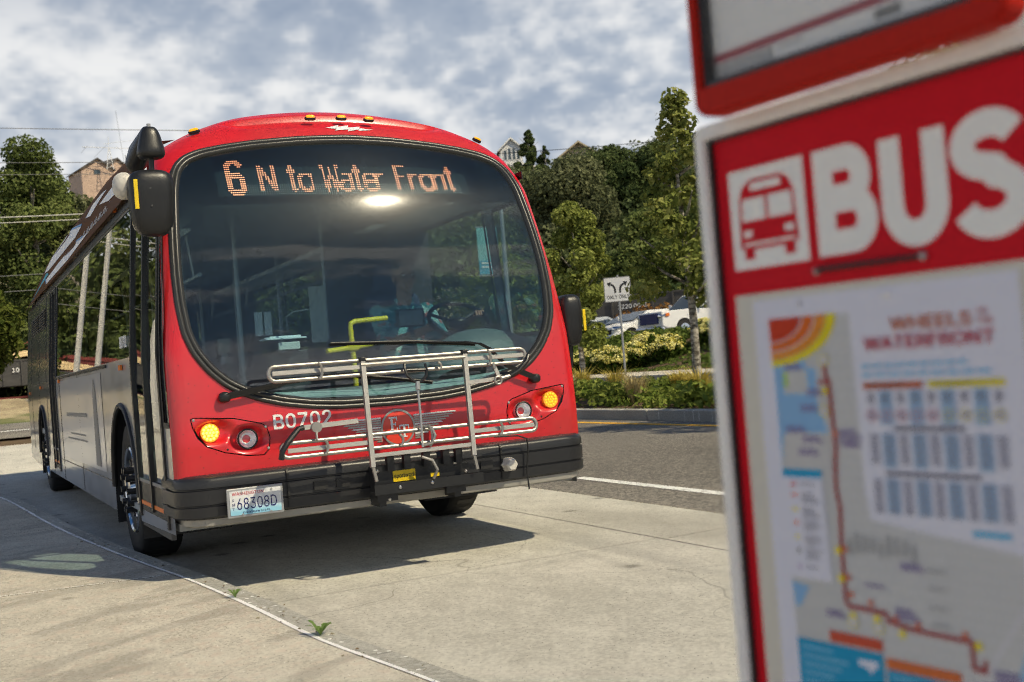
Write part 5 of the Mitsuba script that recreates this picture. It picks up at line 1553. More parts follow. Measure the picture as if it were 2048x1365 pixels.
# ivy and scrub low behind the wagons
lo = [(x, 97 - max(x - 2, 0) * 1.0 + g.uniform(0, 9), 1.4 + g.uniform(.5, 4), 2.2, 2.2, 1.8, g.random() * .5) for x in np.arange(-46, 62, .9)]
m, c = leafcloud(lo, 60000, .5, DARK, 79)
k = numbered("scrub_bank")
labels[k] = {"label": "dark scrub along the foot of the bluff behind the rail wagons", "category": "scrub", "kind": "stuff"}
single(k, m, "m_leaf", smooth=False, color=c)

# ground cover of the strip and the slope
def carpet(name, label, x0, x1, y0, y1, n, size, cols, zf, hgt, seed):
    g = np.random.default_rng(seed)
    X, Y = g.uniform(x0, x1, n), g.uniform(y0, y1, n)
    t = meshkit.fbm(np.stack([X * .9, Y * .9, X * 0], -1), 3, seed)
    keep = t > .36
    X, Y, t = X[keep], Y[keep], t[keep]
    h = (hgt(X) if callable(hgt) else hgt) * (.35 + 1.1 * meshkit.noise(np.stack([X * 1.3, Y * 1.3, X * 0 + 5], -1)))
    lo = np.stack([X, Y, zf(X, Y) + h * .5, h * 0 + .28, h * 0 + .28, h * .6, np.clip((t - .3) * 2, 0, 1)], 1)
    m, c = leafcloud(lo, int(len(lo) * 26), size, cols, seed, up=.7)
    k = numbered(name)
    labels[k] = {"label": label, "category": "ground cover", "kind": "stuff"}
    single(k, m, "m_leaf", smooth=False, color=c)


carpet("ground_cover", "low green ground cover filling the planting strip", 8.35, 11.7, 0, 24, 1500, .13, [(.10, .145, .03), (.19, .25, .05), (.32, .36, .09)], lambda x, y: .18 + gz(0 * x, y), .30, 31)
carpet("slope_cover", "green ground cover on the slope below the car park", 18.8, 24.5, 8, 48, 4200, .14, [(.08, .125, .03), (.155, .22, .05), (.27, .31, .08)], lambda x, y: .36 + gz(x, y) - .27 * sst(19, 25, x), lambda x: .10 + .26 * sst(21.0, 23.5, x), 32)


def tuft(x, y, z, h, n, cols, seed):
    g = np.random.default_rng(seed)
    V, Fc, C = [], [], []
    for i in range(n):
        a, l = g.random() * 6.28, h * (.6 + .5 * g.random())
        sp = l * (.25 + .5 * g.random())
        d = np.array([math.cos(a), math.sin(a), 0])
        w = np.array([-d[1], d[0], 0]) * .008
        o = np.array([x, y, z]) + d * g.random() * .12
        p1, p2 = o + d * sp * .4 + [0, 0, l * .7], o + d * sp + [0, 0, l * (.95 if g.random() < .6 else .7)]
        b = len(V)
        V += [o - w, o + w, p1 + w, p1 - w, p2]
        Fc += [[b, b + 1, b + 2], [b, b + 2, b + 3], [b + 3, b + 2, b + 4]]
        c0, c1 = cols[0], cols[1]
        C += [c0, c0, c1, c1, c1]
    return trimesh.Trimesh(np.array(V), np.array(Fc), process=False), np.array(C)


YG = [(.30, .30, .07), (.68, .55, .14)]
TANG = [(.34, .30, .12), (.62, .52, .28)]
for i, (x, y, h, c, l) in enumerate(((11.3, 17.6, .72, YG, "tallest golden tuft of ornamental grass at the back of the planting strip"), (11.2, 15.9, .68, YG, "golden grass tuft right of the tallest one"), (11.3, 19.8, .55, YG, "small golden grass tuft at the back of the strip, nearest the bus"),
                                     (11.4, 13.7, .52, YG, "low golden grass tuft left of the slender street tree"), (11.2, 10.3, .6, YG, "golden grass tuft right of the slender street tree"), (9.0, 11.6, .62, TANG, "tan grass tuft at the kerb left of the slender street tree"),
                                     (8.9, 14.2, .62, TANG, "pale tan grass tuft at the kerb near the bus"), (8.85, 9.4, .66, YG, "yellowish grass tuft at the kerb beside the stop sign"), (8.8, 16.2, .5, TANG, "dark tan grass tuft at the kerb beside the bus headlamp"))):
    for d in range(1):
        k = thing("grass_tuft", l, "ornamental grass", "grass tufts in the planting strip")
        m, cc = tuft(x, y, .2, h, 240, c, 60 + i)
        single(k, m, "m_leaf", smooth=False, color=cc)
# pale yellow flowering shrubs above the far pavement
sp_ = [(18.7, 31.0), (19.1, 30.2), (19.3, 29.3), (19.8, 28.7), (20.4, 29.6), (20.0, 30.8), (19.7, 32.0), (21.0, 28.2), (22.4, 27.6), (22.9, 27.0), (22.2, 26.3), (21.6, 30.6), (18.6, 32.2), (18.9, 29.4), (19.5, 31.2), (18.8, 28.6), (20.6, 27.9), (22.7, 28.3)]
for i, (x, y) in enumerate(sp_):
    z = .42 + gz(x, y) - .27 * sst(19, 25, x)
    k = thing("flowering_shrub", "rounded shrub covered in pale yellow flower heads on the slope below the parked cars", "shrub", "pale yellow flowering shrubs on the slope")
    m, cc = leafcloud([(x, y, z + .42, .60, .60, .42, .4)], 700, .14, [(.03, .06, .012), (.07, .11, .02), (.11, .15, .03)], 100 + i)
    part(k, "foliage", m, "m_leaf", smooth=False, color=cc)
    gg = np.random.default_rng(200 + i)
    hd = []
    for j in range(34):
        a, q = gg.random() * 6.28, math.sqrt(gg.random())
        hd.append((x + .55 * q * math.cos(a), y + .55 * q * math.sin(a), z + .80 - .34 * q * q, .15, .15, .10, gg.random()))
    m, cc = leafcloud(hd, 2200, .09, [(.64, .58, .14), (.80, .74, .24), (.85, .80, .38)], 300 + i, up=.8)
    part(k, "blossom", m, "m_vc", smooth=False, color=cc)
# rust-brown dry plants behind the cars
for i, (x, y) in enumerate(((30.4, 43.9), (31.3, 43.2), (29.6, 44.5), (33.5, 41.0))):
    k = thing("dry_shrub", "rust-brown dry shrub behind the parked cars", "shrub", "rust-brown shrubs behind the cars")
    m, cc = leafcloud([(x, y, 2.2, 1.1, 1.1, 1.0, .5), (x + .5, y - .8, 2.6, .8, .8, .9, .6)], 1500, .22, [(.16, .08, .03), (.30, .15, .05), (.36, .22, .09)], 400 + i)
    single(k, m, "m_leaf", smooth=False, color=cc)
# two weeds in the kerb joint
for (x, y, s, l) in ((-.985, -1.55, .060, "larger green weed rooted in the kerb joint near the camera"), (-1.125, -.55, .042, "smaller green weed in the kerb joint near the edge of the shade")):
    k = thing("weed", l, "weed")
    g = np.random.default_rng(int(s * 1000))
    for a, L in ((.2, 1.0), (.85, 1.15), (1.5, .9), (2.3, 1.1), (3.0, .9), (3.7, .8), (4.6, .7), (5.5, .95)):
        t = np.linspace(0, 1, 9)
        d = np.array([math.cos(a), math.sin(a)])
        w = s * L * np.array([.04, .05, .09, .16, .12, .21, .14, .15, .01])
        rise = .7 + .5 * g.random()
        cx = np.stack([x + d[0] * L * s * t, y + d[1] * L * s * t, KH(y) + .003 + s * L * rise * np.sin(t * 1.9) * .8], 1)
        sd = np.array([-d[1], d[0], 0])
        V = np.concatenate([cx + sd * w[:, None], cx, cx - sd * w[:, None]])
        V[9:18, 2] -= .10 * w
        fl = [[i, i + 1, 10 + i] for i in range(8)] + [[i, 10 + i, 9 + i] for i in range(8)] + [[9 + i, 10 + i, 19 + i] for i in range(8)] + [[9 + i, 19 + i, 18 + i] for i in range(8)]
        part(k, "leaf", trimesh.Trimesh(V, np.array(fl), process=False), "m_leaf", smooth=True, color=np.tile([.17, .26, .08], (27, 1)))

# dry crumbs and leaf scraps caught along the kerb joint
g = np.random.default_rng(91)
V, Fc, C = [], [], []
for i in range(150):
    y = g.uniform(-4, 6)
    x = float(_kj(y)) + g.normal() * .05 + .03
    z = float(KH(y)) + .005 if x < float(_kj(y)) + .13 else .006
    s_, a = g.uniform(.004, .013), g.random() * 6.28
    d, w_ = np.array([math.cos(a), math.sin(a), 0]) * s_, np.array([-math.sin(a), math.cos(a), 0]) * s_ * .5
    o = np.array([x, y, z])
    b = len(V)
    V += [o - d, o + w_ + [0, 0, s_ * .5], o + d, o - w_]
    Fc += [[b, b + 1, b + 2], [b, b + 2, b + 3]]
    C += [[(.20, .14, .08), (.10, .08, .05), (.30, .26, .18)][i % 3]] * 4
k = numbered("kerb_litter")
labels[k] = {"label": "dry leaf crumbs and grit scattered along the kerb joint", "category": "litter", "kind": "stuff"}
single(k, trimesh.Trimesh(np.array(V), np.array(Fc), process=False), "m_leaf", smooth=False, color=np.array(C))

# ------------------------------------------------------------------ rail wagons
TR = np.array([1.0, -1.0, 0]) / math.sqrt(2)


def gondola(mid, length, label, letters, load, col, name="gondola_wagon", TR=TR):
    k = thing(name, label, "rail wagon")
    M = frame(np.array([mid[0], mid[1], mid[2]]), TR, np.cross([0, 0, 1], TR), [0, 0, 1])
    L = length / 2
    add = lambda n, ms, m, **kw: part(k, n, [moved(x, M) for x in (ms if isinstance(ms, list) else [ms])], m, **kw)
    add("body", [bx(-L, L, -1.5, -1.42, 1.0, 3.0), bx(-L, L, 1.42, 1.5, 1.0, 3.0), bx(-L, -L + .08, -1.42, 1.42, 1, 3), bx(L - .08, L, -1.42, 1.42, 1, 3), bx(-L, L, -1.42, 1.42, .95, 1.05), bx(-L - .1, L + .1, -1.56, -1.50, 2.90, 3.02), bx(-L - .1, L + .1, 1.50, 1.56, 2.9, 3.02)], col, smooth=False)
    for i in range(int(length / 1.25) + 1):
        a = -L + .06 + i * (length - .12) / int(length / 1.25)
        add("rib", bx(a - .05, a + .05, -1.62, -1.50, .98, 2.90), col, smooth=False)
    for a in (-L * .68, L * .68):
        for d in (-.9, .9):
            for y in (-.8, .8):
                add("wheel", trimesh.creation.cylinder(radius=.46, height=.14, sections=24, transform=trimesh.transformations.rotation_matrix(PI / 2, [1, 0, 0]) @ trimesh.transformations.translation_matrix([a + d, .46, y])), "m_black")
        add("bogie", [bx(a - 1.3, a + 1.3, -1.02, -.88, .45, .75), bx(a - .3, a + .3, -1.0, 1.0, .5, .95)], "m_black", smooth=False)
    if load:
        X, Y = np.meshgrid(np.linspace(-L + .1, L - .1, 60), np.linspace(-1.4, 1.4, 9))
        Z = 2.95 + .62 * (1 - (Y / 1.45) ** 2) + .35 * meshkit.fbm(np.stack([X * .9, Y * .9, X * 0], -1), 3, 4)
        n = 60
        V = np.stack([X, Y, Z], -1).reshape(-1, 3)
        f = [[i * n + j, i * n + j + 1, (i + 1) * n + j + 1, (i + 1) * n + j] for i in range(8) for j in range(n - 1)]
        ld = add("load", tm((V, np.array(f))), "m_chips", smooth=True)
        lab(ld, "heaped pale wood chips")
    for txt, x0, z0, h in letters:
        t = meshkit.text_mesh(txt, h, .01, bold=True)
        v = np.asarray(t.vertices)
        add("lettering", trimesh.Trimesh(np.stack([x0 + v[:, 0], -1.50 - .13 - v[:, 2], z0 + v[:, 1]], -1), t.faces, process=False), "m_white", smooth=False)
    return k


mat("m_chips", mikit.proc(lambda p, n, uv: mix((.50, .34, .16), (.78, .60, .34), fbm(p.x * 6, p.y * 6, p.z * 6))), .95)
mat("m_wagon", mikit.proc(lambda p, n, uv: mix((.040, .040, .042), (.105, .10, .095), fbm(p.x * 1.5, p.y * 1.5, p.z * 4))), .7)
mat("m_oxide", mikit.proc(lambda p, n, uv: mix((.13, .025, .022), (.24, .055, .045), fbm(p.x * .9, p.y * .9, p.z * 3))), .7)
TL = np.array([1.0, -.03, 0]) / math.hypot(1, .03)
tp = lambda s: (2.4 + .7071 * s, 92.6 - .7071 * s) if s > 0 else (2.4 + s, 92.6 - .03 * s)
p = tp(-.4)
gondola((p[0], p[1], 1.35), 13.5, "dark open rail wagon heaped with wood chips at the left edge", [("10", .6, 2.05, .32)], True, "m_wagon", TR=TL)
for i, s in enumerate((-14.5, -29.0, -43.5, -58)):
    p = tp(s)
    wk = gondola((p[0], p[1], 1.35), 13.5, "dark open rail wagon heaped with wood chips, outside the left edge", [], True, "m_wagon", TR=TL)
    labels[wk]["group"] = "chip wagons outside the left edge"
p = tp(52.5)
kk_ = gondola((p[0], p[1], 1.75), 14.5, "dark rail wagon with white lettering behind the parked cars", [("1220 0003", -2.9, 2.15, .26)], False, "m_wagon")


def boxcar(s, label, group=None):
    p = tp(s)
    TR = TL
    q = np.array([p[0], p[1] + 5.2, 1.5])
    k = thing("boxcar", label, "rail wagon", group)
    M = frame(q, TR, np.cross([0, 0, 1], TR), [0, 0, 1])
    add = lambda n, ms, m, **kw: part(k, n, [moved(x, M) for x in ms], m, **kw)
    add("body", [bx(-7.4, 7.4, -1.5, 1.5, 1.0, 4.1)], "m_oxide", smooth=False)
    add("roof", [moved(extr(Polygon([(-1.6, 0), (1.6, 0), (0, .42)]), 15.0), frame([-7.5, 0, 4.1], [0, 1, 0], [0, 0, 1], [1, 0, 0]))], "m_oxide", smooth=False)
    add("door", [bx(-1.5, 1.5, -1.58, -1.5, 1.1, 3.95)], "m_oxide", smooth=False)
    for i in range(13):
        add("rib", [bx(-7.3 + i * 1.215, -7.22 + i * 1.215, -1.56, -1.5, 1.05, 4.05)], "m_oxide", smooth=False)
    for a in (-5.2, 5.2):
        add("bogie", [bx(a - 1.4, a + 1.4, -1.1, 1.1, .1, .95)], "m_black", smooth=False)


boxcar(-.5, "red oxide boxcar behind the chip wagon at the left edge")
for s in (-14.6, -30.2, -45.8):
    boxcar(s, "red oxide boxcar outside the left edge, mirrored in the flank of the bus", "boxcars outside the left edge")
tk = numbered("railway_track")
labels[tk] = {"kind": "structure"}
bend = lambda o: np.array([[-100, 95.7 + o], [0.5, 92.7 + o], [3.4, 91.6 + o], [72, 23.0 + o * 1.41]])
bl, br = bend(-2.4), bend(8.2)
single(tk, flat(Polygon(np.vstack([bl, br[::-1]])), lambda x, y: np.stack([x, y, x * 0 + 1.36], -1)), "m_ground", smooth=False)
for o in (-.72, .72):
    c = np.column_stack([bend(o), np.full(4, 1.43)])
    part(tk, "rail", [bar(c[i], c[i + 1], .08, .14) for i in range(3)], "m_oxide", smooth=False)

# ------------------------------------------------------------------ houses on the bluff
mat("m_shingle", mikit.proc(lambda p, n, uv: mix((.075, .07, .068), (.15, .14, .135), fbm(p.x * 2, p.y * 2, p.z * 9))), .9)
mat("m_brick", mikit.proc(lambda p, n, uv: mix((.50, .35, .27), (.66, .50, .40), fbm(p.x * 3, p.y * 3, p.z * 8))), .9)
mat("m_tanwall", (.50, .42, .29), .8)
mat("m_pane", (.05, .08, .10), .1, coat=1.0)


def house(label, c, w, d, wall_h, rise, ang, wall, windows, trim="m_white", over=.5, name="house"):
    """c: the middle of the gable front at ground; the front looks along -y turned by ang"""
    k = thing(name, label, "house")
    R = T().rotate([0, 0, 1], ang)
    M = np.eye(4)
    a = math.radians(ang)
    M[:2, :2] = [[math.cos(a), -math.sin(a)], [math.sin(a), math.cos(a)]]
    M[:3, 3] = c
    add = lambda p_, n, ms, m, **kw: part(p_, n, [moved(x, M) for x in ms], m, **kw)
    gab = Polygon([(-w / 2, -9), (w / 2, -9), (w / 2, wall_h), (0, wall_h + rise), (-w / 2, wall_h)])
    add(k, "wall", [moved(extr(gab, d), frame([0, d, 0], [1, 0, 0], [0, 0, 1], [0, -1, 0]))], wall, smooth=False)
    sl = rise / (w / 2)
    e = w / 2 + over
    rf = Polygon([(-e, wall_h - sl * over), (0, wall_h + rise), (e, wall_h - sl * over), (e, wall_h - sl * over + .22), (0, wall_h + rise + .25), (-e, wall_h - sl * over + .22)])
    r_ = add(k, "roof", [moved(extr(rf, d + 2 * over), frame([0, d + over, .02], [1, 0, 0], [0, 0, 1], [0, -1, 0]))], "m_shingle", smooth=False)
    bg = Polygon([(-e, wall_h - sl * over - .10), (0, wall_h + rise - .12), (e, wall_h - sl * over - .10), (e, wall_h - sl * over + .25), (0, wall_h + rise + .29), (-e, wall_h - sl * over + .25)])
    add(k, "bargeboard", [moved(extr(bg, .12), frame([0, -over, .03], [1, 0, 0], [0, 0, 1], [0, -1, 0]))], trim, smooth=False)
    for x, z, ww, hh in windows:
        f_ = add(k, "window", [bx(x - ww / 2 - .12, x + ww / 2 + .12, -.10, .0, z - .12, z + hh + .12)], trim, smooth=False)
        add(f_, "pane", [bx(x - ww / 2, x + ww / 2, -.13, -.09, z, z + hh)], "m_pane", smooth=False)
    return k


house("white house with steep gable on the hilltop, partly hidden by the bus roof", (106.4, 206.9, 38.8), 4.6, 9, 6.2, 2.1, -22, "m_white", [(-1.3, 4.0, .55, 1.9), (-.4, 4.0, .55, 2.3), (.5, 4.0, .55, 2.3), (1.4, 4.0, .55, 1.9)])
house("tan house with a broad low gable and a shaded porch window on the hilltop", (118.7, 200.4, 37.2), 7.2, 10, 5.4, 2.5, -28, "m_tanwall", [(-.9, 3.4, 1.6, 2.0), (1.6, 3.6, .9, 1.5)], trim="m_tanwall", over=.9)
hk = house("long low grey roofed house between the two gables", (112.5, 214, 36.5), 14, 8, 4.5, 2.2, -24, "m_offwhite", [(-3, 2.6, 1.2, 1.2), (3, 2.6, 1.2, 1.2)])
house("small pinkish brick house with one gable window on the left hilltop", (31.6, 262, 47.3), 6.9, 10, 3.6, 2.2, 10, "m_brick", [(-.1, 2.5, 1.2, .9)], trim="m_shingle", over=.45)
house("dark roofed house just right of the brick gable on the left hilltop", (36.6, 268, 47.5), 8.0, 9, 4.2, 2.6, 30, "m_brick", [(0, 2.2, 1.2, .9)], trim="m_shingle", over=.4)
an = thing("aerial_mast", "white lattice aerial mast with long crossed antennas beside the brick house", "antenna mast")
b0 = np.array([33.9, 258.5, 50.2])
part(an, "mast", [bar(b0 + [-.7, 0, 0], b0 + [-.12, 0, 4.6], .13, .13), bar(b0 + [.7, 0, 0], b0 + [.12, 0, 4.6], .13, .13)] + [bar(b0 + [-.7 + .13 * i, 0, .9 * i + .3], b0 + [.7 - .13 * i, 0, .9 * i + .8], .08, .08) for i in range(5)] + [bar(b0 + [0, 0, 4.4], b0 + [0, 0, 7.2], .08, .08)], "m_white", smooth=False)
part(an, "boom", [bar(b0 + [-5.6, 0, 4.9], b0 + [6.8, 0, 4.6], .10, .10), bar(b0 + [-1, 0, 5.6], b0 + [7, .5, 6.8], .06, .06)], "m_white", smooth=False)
part(an, "element", [bar(b0 + [x, -3, 4.7 - s], b0 + [x, 3, 4.7 + s], .05, .05) for x, s in ((-5, .6), (-2.5, .8), (2.0, .9), (4.5, .7))] + [bar(b0 + [-3.2, 0, 2.6], b0 + [-.2, 0, 5.6], .05, .05), bar(b0 + [-5.8, 0, 3.6], b0 + [-4.4, 0, 5.2], .05, .05)], "m_grey", smooth=False)
part(an, "whip", [bar(b0 + [3.2, 0, -1], b0 + [2.0, 0, 13], .06, .06), bar(b0 + [3.4, 0, -1.5], b0 + [3.4, 0, 3.2], .14, .14), bar(b0 + [4.2, 0, -1.5], b0 + [4.2, 0, 2], .10, .10)], "m_grey", smooth=False)

# ------------------------------------------------------------------ wires
def wire(pts, r, m, label, sag=.6, group=None):
    k = thing("overhead_wire", label, "overhead wire", group)
    P = [np.asarray(p, float) for p in pts]
    t = np.linspace(0, 1, 40)[:, None]
    c = P[0] + (P[1] - P[0]) * t - np.array([0, 0, 1.0]) * sag * 4 * t * (1 - t)
    single(k, tube(c, r, 6), m, smooth=True)


for j, (zl, rr_, lb) in enumerate(((9.62, .030, "thick pale cable bundle crossing low on the left, upper strand"), (9.36, .024, "thick pale cable bundle crossing low on the left, lower strand"))):
    wire([(-45, 53.5, zl + 1.6), (13, 53.0, zl + .75)], rr_, "m_offwhite", lb, 1.0)
for zl, lb in ((7.35, "thin pale wire below the cable bundle on the left"), (6.6, "lowest thin wire on the left above the wagons")):
    wire([(-45, 53.5, zl + .9), (13, 53.0, zl + .2)], .018, "m_grey", lb, .9)
wire([(-45, 54, 15.1), (13, 54, 14.4)], .018, "m_grey", "topmost thin wire crossing the sky on the left", .3)
wire([(-45, 54, 13.1), (13, 54, 12.8)], .016, "m_grey", "thin wire crossing the left trees below the topmost wire", .3)
wire([(-45, 54, 12.6), (13, 54, 12.2)], .014, "m_grey", "thin wire just under the second one on the left", .3)
for z, lb in ((33.0, "upper dark wire across the wooded hill on the right"), (31.0, "lower dark wire across the wooded hill on the right")):
    wire([(70, 160, z + 1), (125, 120, z)], .05, "m_black", lb, .8)
for x, y, lb in ((-4.5, 39.0, "white steel pole outside the left edge, mirrored in the bus windows"), (-5.25, 39.2, "second white steel pole outside the left edge, mirrored in the bus windows")):
    k = thing("steel_pole", lb, "pole")
    single(k, tube([(x, y, .1), (x, y, 9.5)], [.12, .085], 14), "m_offwhite", smooth=40)
k = thing("marker_post", "tapered white marker post outside the left edge, mirrored in the bus door", "post")
single(k, tube([(-5.3, 26.0, .2), (-5.3, 26.0, 3.5), (-5.3, 26.0, 3.62)], [.20, .13, .08], 8), "m_offwhite", smooth=False)
# lamp post with a street banner seen through the cab window
lp = thing("street_lamp", "lamp post with a teal banner seen through the bus side window", "street lamp")
part(lp, "pole", tube([(13.55, 25.8, .1), (13.55, 25.8, 6.2)], [.09, .06], 12), "m_galv")
part(lp, "arm", tube([(13.55, 25.8, 6.1), (13.2, 25.9, 6.4), (12.4, 26.2, 6.5)], .04, 8), "m_galv")
part(lp, "lamp_head", rbox(12.0, 12.5, 26.05, 26.3, 6.43, 6.53, .04), "m_galv")
bm = bx(12.72, 13.42, 25.95, 25.965, 3.9, 5.35)
part(lp, "banner_bracket", [bx(12.7, 13.55, 25.95, 25.97, 5.36, 5.39), bx(12.7, 13.55, 25.95, 25.97, 3.85, 3.88)], "m_galv", smooth=False)
bk_ = part(lp, "banner", bm, "m_bannertop" if mat("m_bannertop", (.22, .52, .52), .7) else "", smooth=False)
lab(bk_, "pale green and teal street banner")
part(lp, "banner__band", [bx(12.72, 13.42, 25.940, 25.947, 3.9, 4.32)], "m_teal", smooth=False)
for z in (4.22, 4.10):
    part(lp, "banner__print_line", bx(12.80, 13.32, 25.930, 25.936, z, z + .06), "m_white", smooth=False)

# ------------------------------------------------------------------ lane-use sign on the far pavement
ls = thing("lane_sign", "square white lane sign with two diverging black arrows on a thin post", "road sign")
lc, lr = np.array([15.48, 22.46, 3.0]), np.array([.80, -.60, 0.0])
lr = np.array([15.81 - 15.14, 22.24 - 22.66, 0])
lr /= np.linalg.norm(lr)
ln = np.array([lr[1], -lr[0], 0])
if ln @ (CAM - lc) < 0:
    ln = -ln
LS = lambda a, b, o: lc + np.multiply.outer(np.asarray(a, float), lr) + np.multiply.outer(np.asarray(b, float), np.array([0, 0, 1.0])) + np.multiply.outer(np.asarray(o, float), ln)
lx_ = lambda poly, d, o: extr(poly, d, lambda a, b, h: LS(a, b, o + h))
part(ls, "post", tube([(15.50, 22.44, .40), (15.50, 22.44, 3.42)], .032, 10), "m_galv")
part(ls, "panel", lx_(sbox(-.36, -.33, .36, .33).buffer(.035), .004, .04), "m_white", smooth=False)
part(ls, "border", lx_(sbox(-.36, -.33, .36, .33).buffer(.035).difference(sbox(-.36, -.33, .36, .33).buffer(.012)), .002, .045), "m_grey", smooth=False)
for s in (-1, 1):
    st2 = LineString([(s * .07, -.10), (s * .075, .02), (s * .11, .10), (s * .19, .155)]).buffer(.030, cap_style=2)
    hd2 = Polygon([(s * .30, .205), (s * .165, .225), (s * .235, .075)])
    part(ls, "arrow", lx_(st2.union(hd2), .002, .045), "m_black", smooth=False)
    t = meshkit.text_mesh("ONLY", .105, .002, bold=True)
    v = np.asarray(t.vertices)
    x0 = -.335 if s < 0 else .015
    part(ls, "lettering", trimesh.Trimesh(LS(x0 + v[:, 0] * .32 / v[:, 0].max(), -.27 + v[:, 1], .045 + v[:, 2]), t.faces, process=False), "m_black", smooth=False)

# ------------------------------------------------------------------ parked vehicles, noses towards the street
mat("m_carwhite", (.75, .75, .74), .2, coat=1.0)
mat("m_carblue", (.10, .15, .23), .2, coat=1.0)
mat("m_carsilver", (.42, .44, .46), .25, coat=1.0, metal=.4)
mat("m_carglass", (.03, .045, .055), .06, coat=1.0)


def hullp(pts, r=.05):
    s = m3.Manifold.sphere(r, 10)
    return m3.Manifold.batch_hull([s.translate(tuple(map(float, p))) for p in pts])


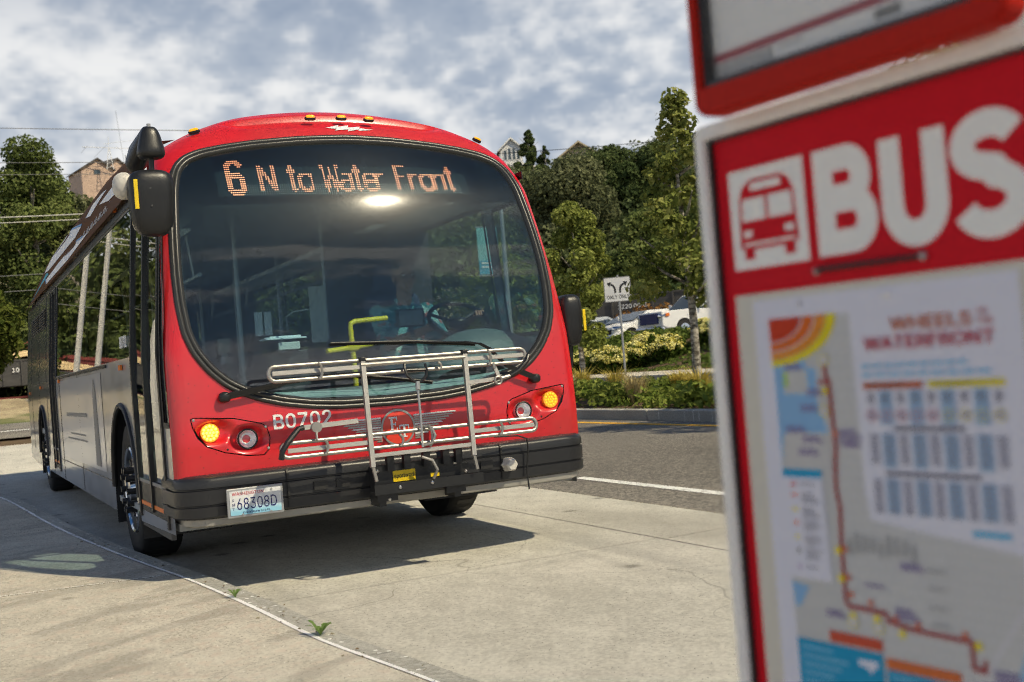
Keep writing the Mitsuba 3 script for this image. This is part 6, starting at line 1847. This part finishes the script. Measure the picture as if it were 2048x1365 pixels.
def car(name, label, cat_, pos, ang, paint, kind):
    """nose along -x before turning"""
    k = thing(name, label, cat_)
    M = np.eye(4)
    a = math.radians(ang)
    M[:2, :2] = [[math.cos(a), -math.sin(a)], [math.sin(a), math.cos(a)]]
    M[:3, 3] = pos
    add = lambda p_, n, ms, m, **kw: part(p_, n, [moved(x, M) for x in ms], m, **kw)
    both = lambda P: [(x, s * y, z) for x, y, z in P for s in (-1, 1)]
    if kind == "pickup":
        W, wz, wr, ax = .96, .42, .42, (-1.65, 1.95)
        body = [hullp(both([(-2.75, .86, .62), (-2.72, .80, 1.18), (-1.15, .88, 1.24), (-2.6, .9, .55), (2.85, .9, .60), (2.85, .9, 1.05), (-1.0, .9, .5)])), hullp(both([(.9, .9, .9), (2.85, .9, .9), (.9, .9, 1.30), (2.85, .9, 1.30)]), .04)]
        cab = [hullp(both([(-1.15, .84, 1.2), (-.35, .66, 1.88), (.75, .68, 1.90), (1.0, .82, 1.2)]), .05)]
        wsh = [(-1.12, .76, 1.26), (-.42, .60, 1.84)]
        sw = [(-.95, 1.26), (-.36, 1.82), (.62, 1.82), (.78, 1.26)]
        grille = (-2.83, .62, .72, 1.16)
        zh = 1.02
    else:
        W, wz, wr, ax = .88, .33, .33, (-1.35, 1.35)
        body = [hullp(both([(-2.15, .62, .45), (-2.10, .70, .72), (-1.0, .80, .94), (2.1, .78, .96), (2.15, .7, .5), (-1.9, .84, .38), (1.9, .84, .38), (0, .86, .70)]), .06)]
        cab = [hullp(both([(-1.05, .74, .92), (-.15, .56, 1.40), (.95, .56, 1.42), (1.85, .70, .95)]), .05)]
        wsh = [(-1.06, .66, .99), (-.20, .52, 1.39)]
        sw = [(-.80, .98), (-.12, 1.37), (.92, 1.38), (1.45, .98)]
        grille = (-2.20, .50, .44, .66)
        zh = .68
    arches = [trimesh.creation.cylinder(radius=wr + .06, height=.5, sections=28, transform=trimesh.transformations.translation_matrix([x, s * W, wz]) @ trimesh.transformations.rotation_matrix(PI / 2, [1, 0, 0])) for x in ax for s in (-1, 1)]
    bm_ = m3.Manifold.batch_boolean(body, m3.OpType.Add)
    for c in arches:
        bm_ = bm_ - m3.Manifold(m3.Mesh(np.asarray(c.vertices, np.float32), np.asarray(c.faces, np.uint32)))
    add(k, "body", [bm_], paint, smooth=30)
    add(k, "cabin", cab, paint, smooth=30)
    (x0, y0, z0), (x1, y1, z1) = wsh
    nrm = np.array([-(z1 - z0), 0, (x1 - x0)])
    nrm /= np.linalg.norm(nrm)
    add(k, "windshield", [trimesh.Trimesh(np.array([(x0, -y0, z0), (x0, y0, z0), (x1, y1, z1), (x1, -y1, z1)]) + nrm * .058, [[0, 1, 2], [0, 2, 3]], process=False)], "m_carglass", smooth=False)
    for s in (-1, 1):
        lo_, hi_ = np.array(sw[0]), np.array(sw[1])
        yy = lambda z: np.interp(z, [z0, z1], [y0 + .14 if kind == "pickup" else y0 + .125, y1 + .115 if kind == "pickup" else y1 + .095])
        V = np.array([(x, s * yy(z), z) for x, z in sw])
        add(k, "side_window", [trimesh.Trimesh(V, [[0, 1, 2], [0, 2, 3]], process=False)], "m_carglass", smooth=False)
        h_ = add(k, "headlight", [hullp([(grille[0] + .02, s * (W - .28), zh), (grille[0] + .05, s * (W - .12), zh), (grille[0] + .30, s * (W - .06), zh + .06), (grille[0] + .04, s * (W - .26), zh + .08)], .05)], "m_chrome")
        if kind == "pickup":
            add(k, "turn_lamp", [hullp([(-2.62, s * .93, 1.02), (-2.45, s * .94, 1.04), (-2.62, s * .93, 1.12), (-2.45, s * .94, 1.13)], .02)], "m_orange")
        add(k, "mirror", [hullp([(-.75, s * (W + .08), z0 + .12), (-.75, s * (W + .20), z0 + .12), (-.75, s * (W + .08), z0 + .26), (-.75, s * (W + .20), z0 + .26)], .04)], paint)
    g_ = add(k, "grille", [bx(grille[0] - .03, grille[0] + .06, -grille[1], grille[1], grille[2], grille[3])], "m_navy" if kind == "pickup" else "m_black", smooth=False)
    add(k, "bumper", [hullp([(grille[0] - .02, -W * .86, .52 if kind == "pickup" else .36), (grille[0] - .02, W * .86, .52 if kind == "pickup" else .36), (grille[0] + .12, -W * .95, .42), (grille[0] + .12, W * .95, .42)], .09)], "m_chrome" if kind == "pickup" else paint)
    for x in ax:
        for s in (-1, 1):
            Rm = trimesh.transformations.rotation_matrix(PI / 2, [1, 0, 0])
            w_ = add(k, "wheel", [trimesh.creation.cylinder(radius=wr, height=.24, sections=32, transform=trimesh.transformations.translation_matrix([x, s * (W - .13), wz]) @ Rm)], "m_tyre")
            add(w_, "rim", [trimesh.creation.cylinder(radius=wr * .6, height=.05, sections=24, transform=trimesh.transformations.translation_matrix([x, s * (W - .02), wz]) @ Rm)], "m_chrome")
    return k


car("pickup_truck", "white pickup truck with a dark blue grille parked nose to the street", "pickup truck", (27.8, 35.7, 1.52), 4, "m_carwhite", "pickup")
car("parked_car", "low white car parked beside the white pickup truck", "car", (26.6, 38.4, 1.52), 3, "m_carwhite", "sedan")
car("parked_car", "dark blue car parked behind the lane sign", "car", (27.4, 40.8, 1.52), 3, "m_carblue", "sedan")
car("parked_car", "silver car parked second from the bus, partly hidden by the shrubs", "car", (26.4, 43.4, 1.52), 3, "m_carsilver", "sedan")
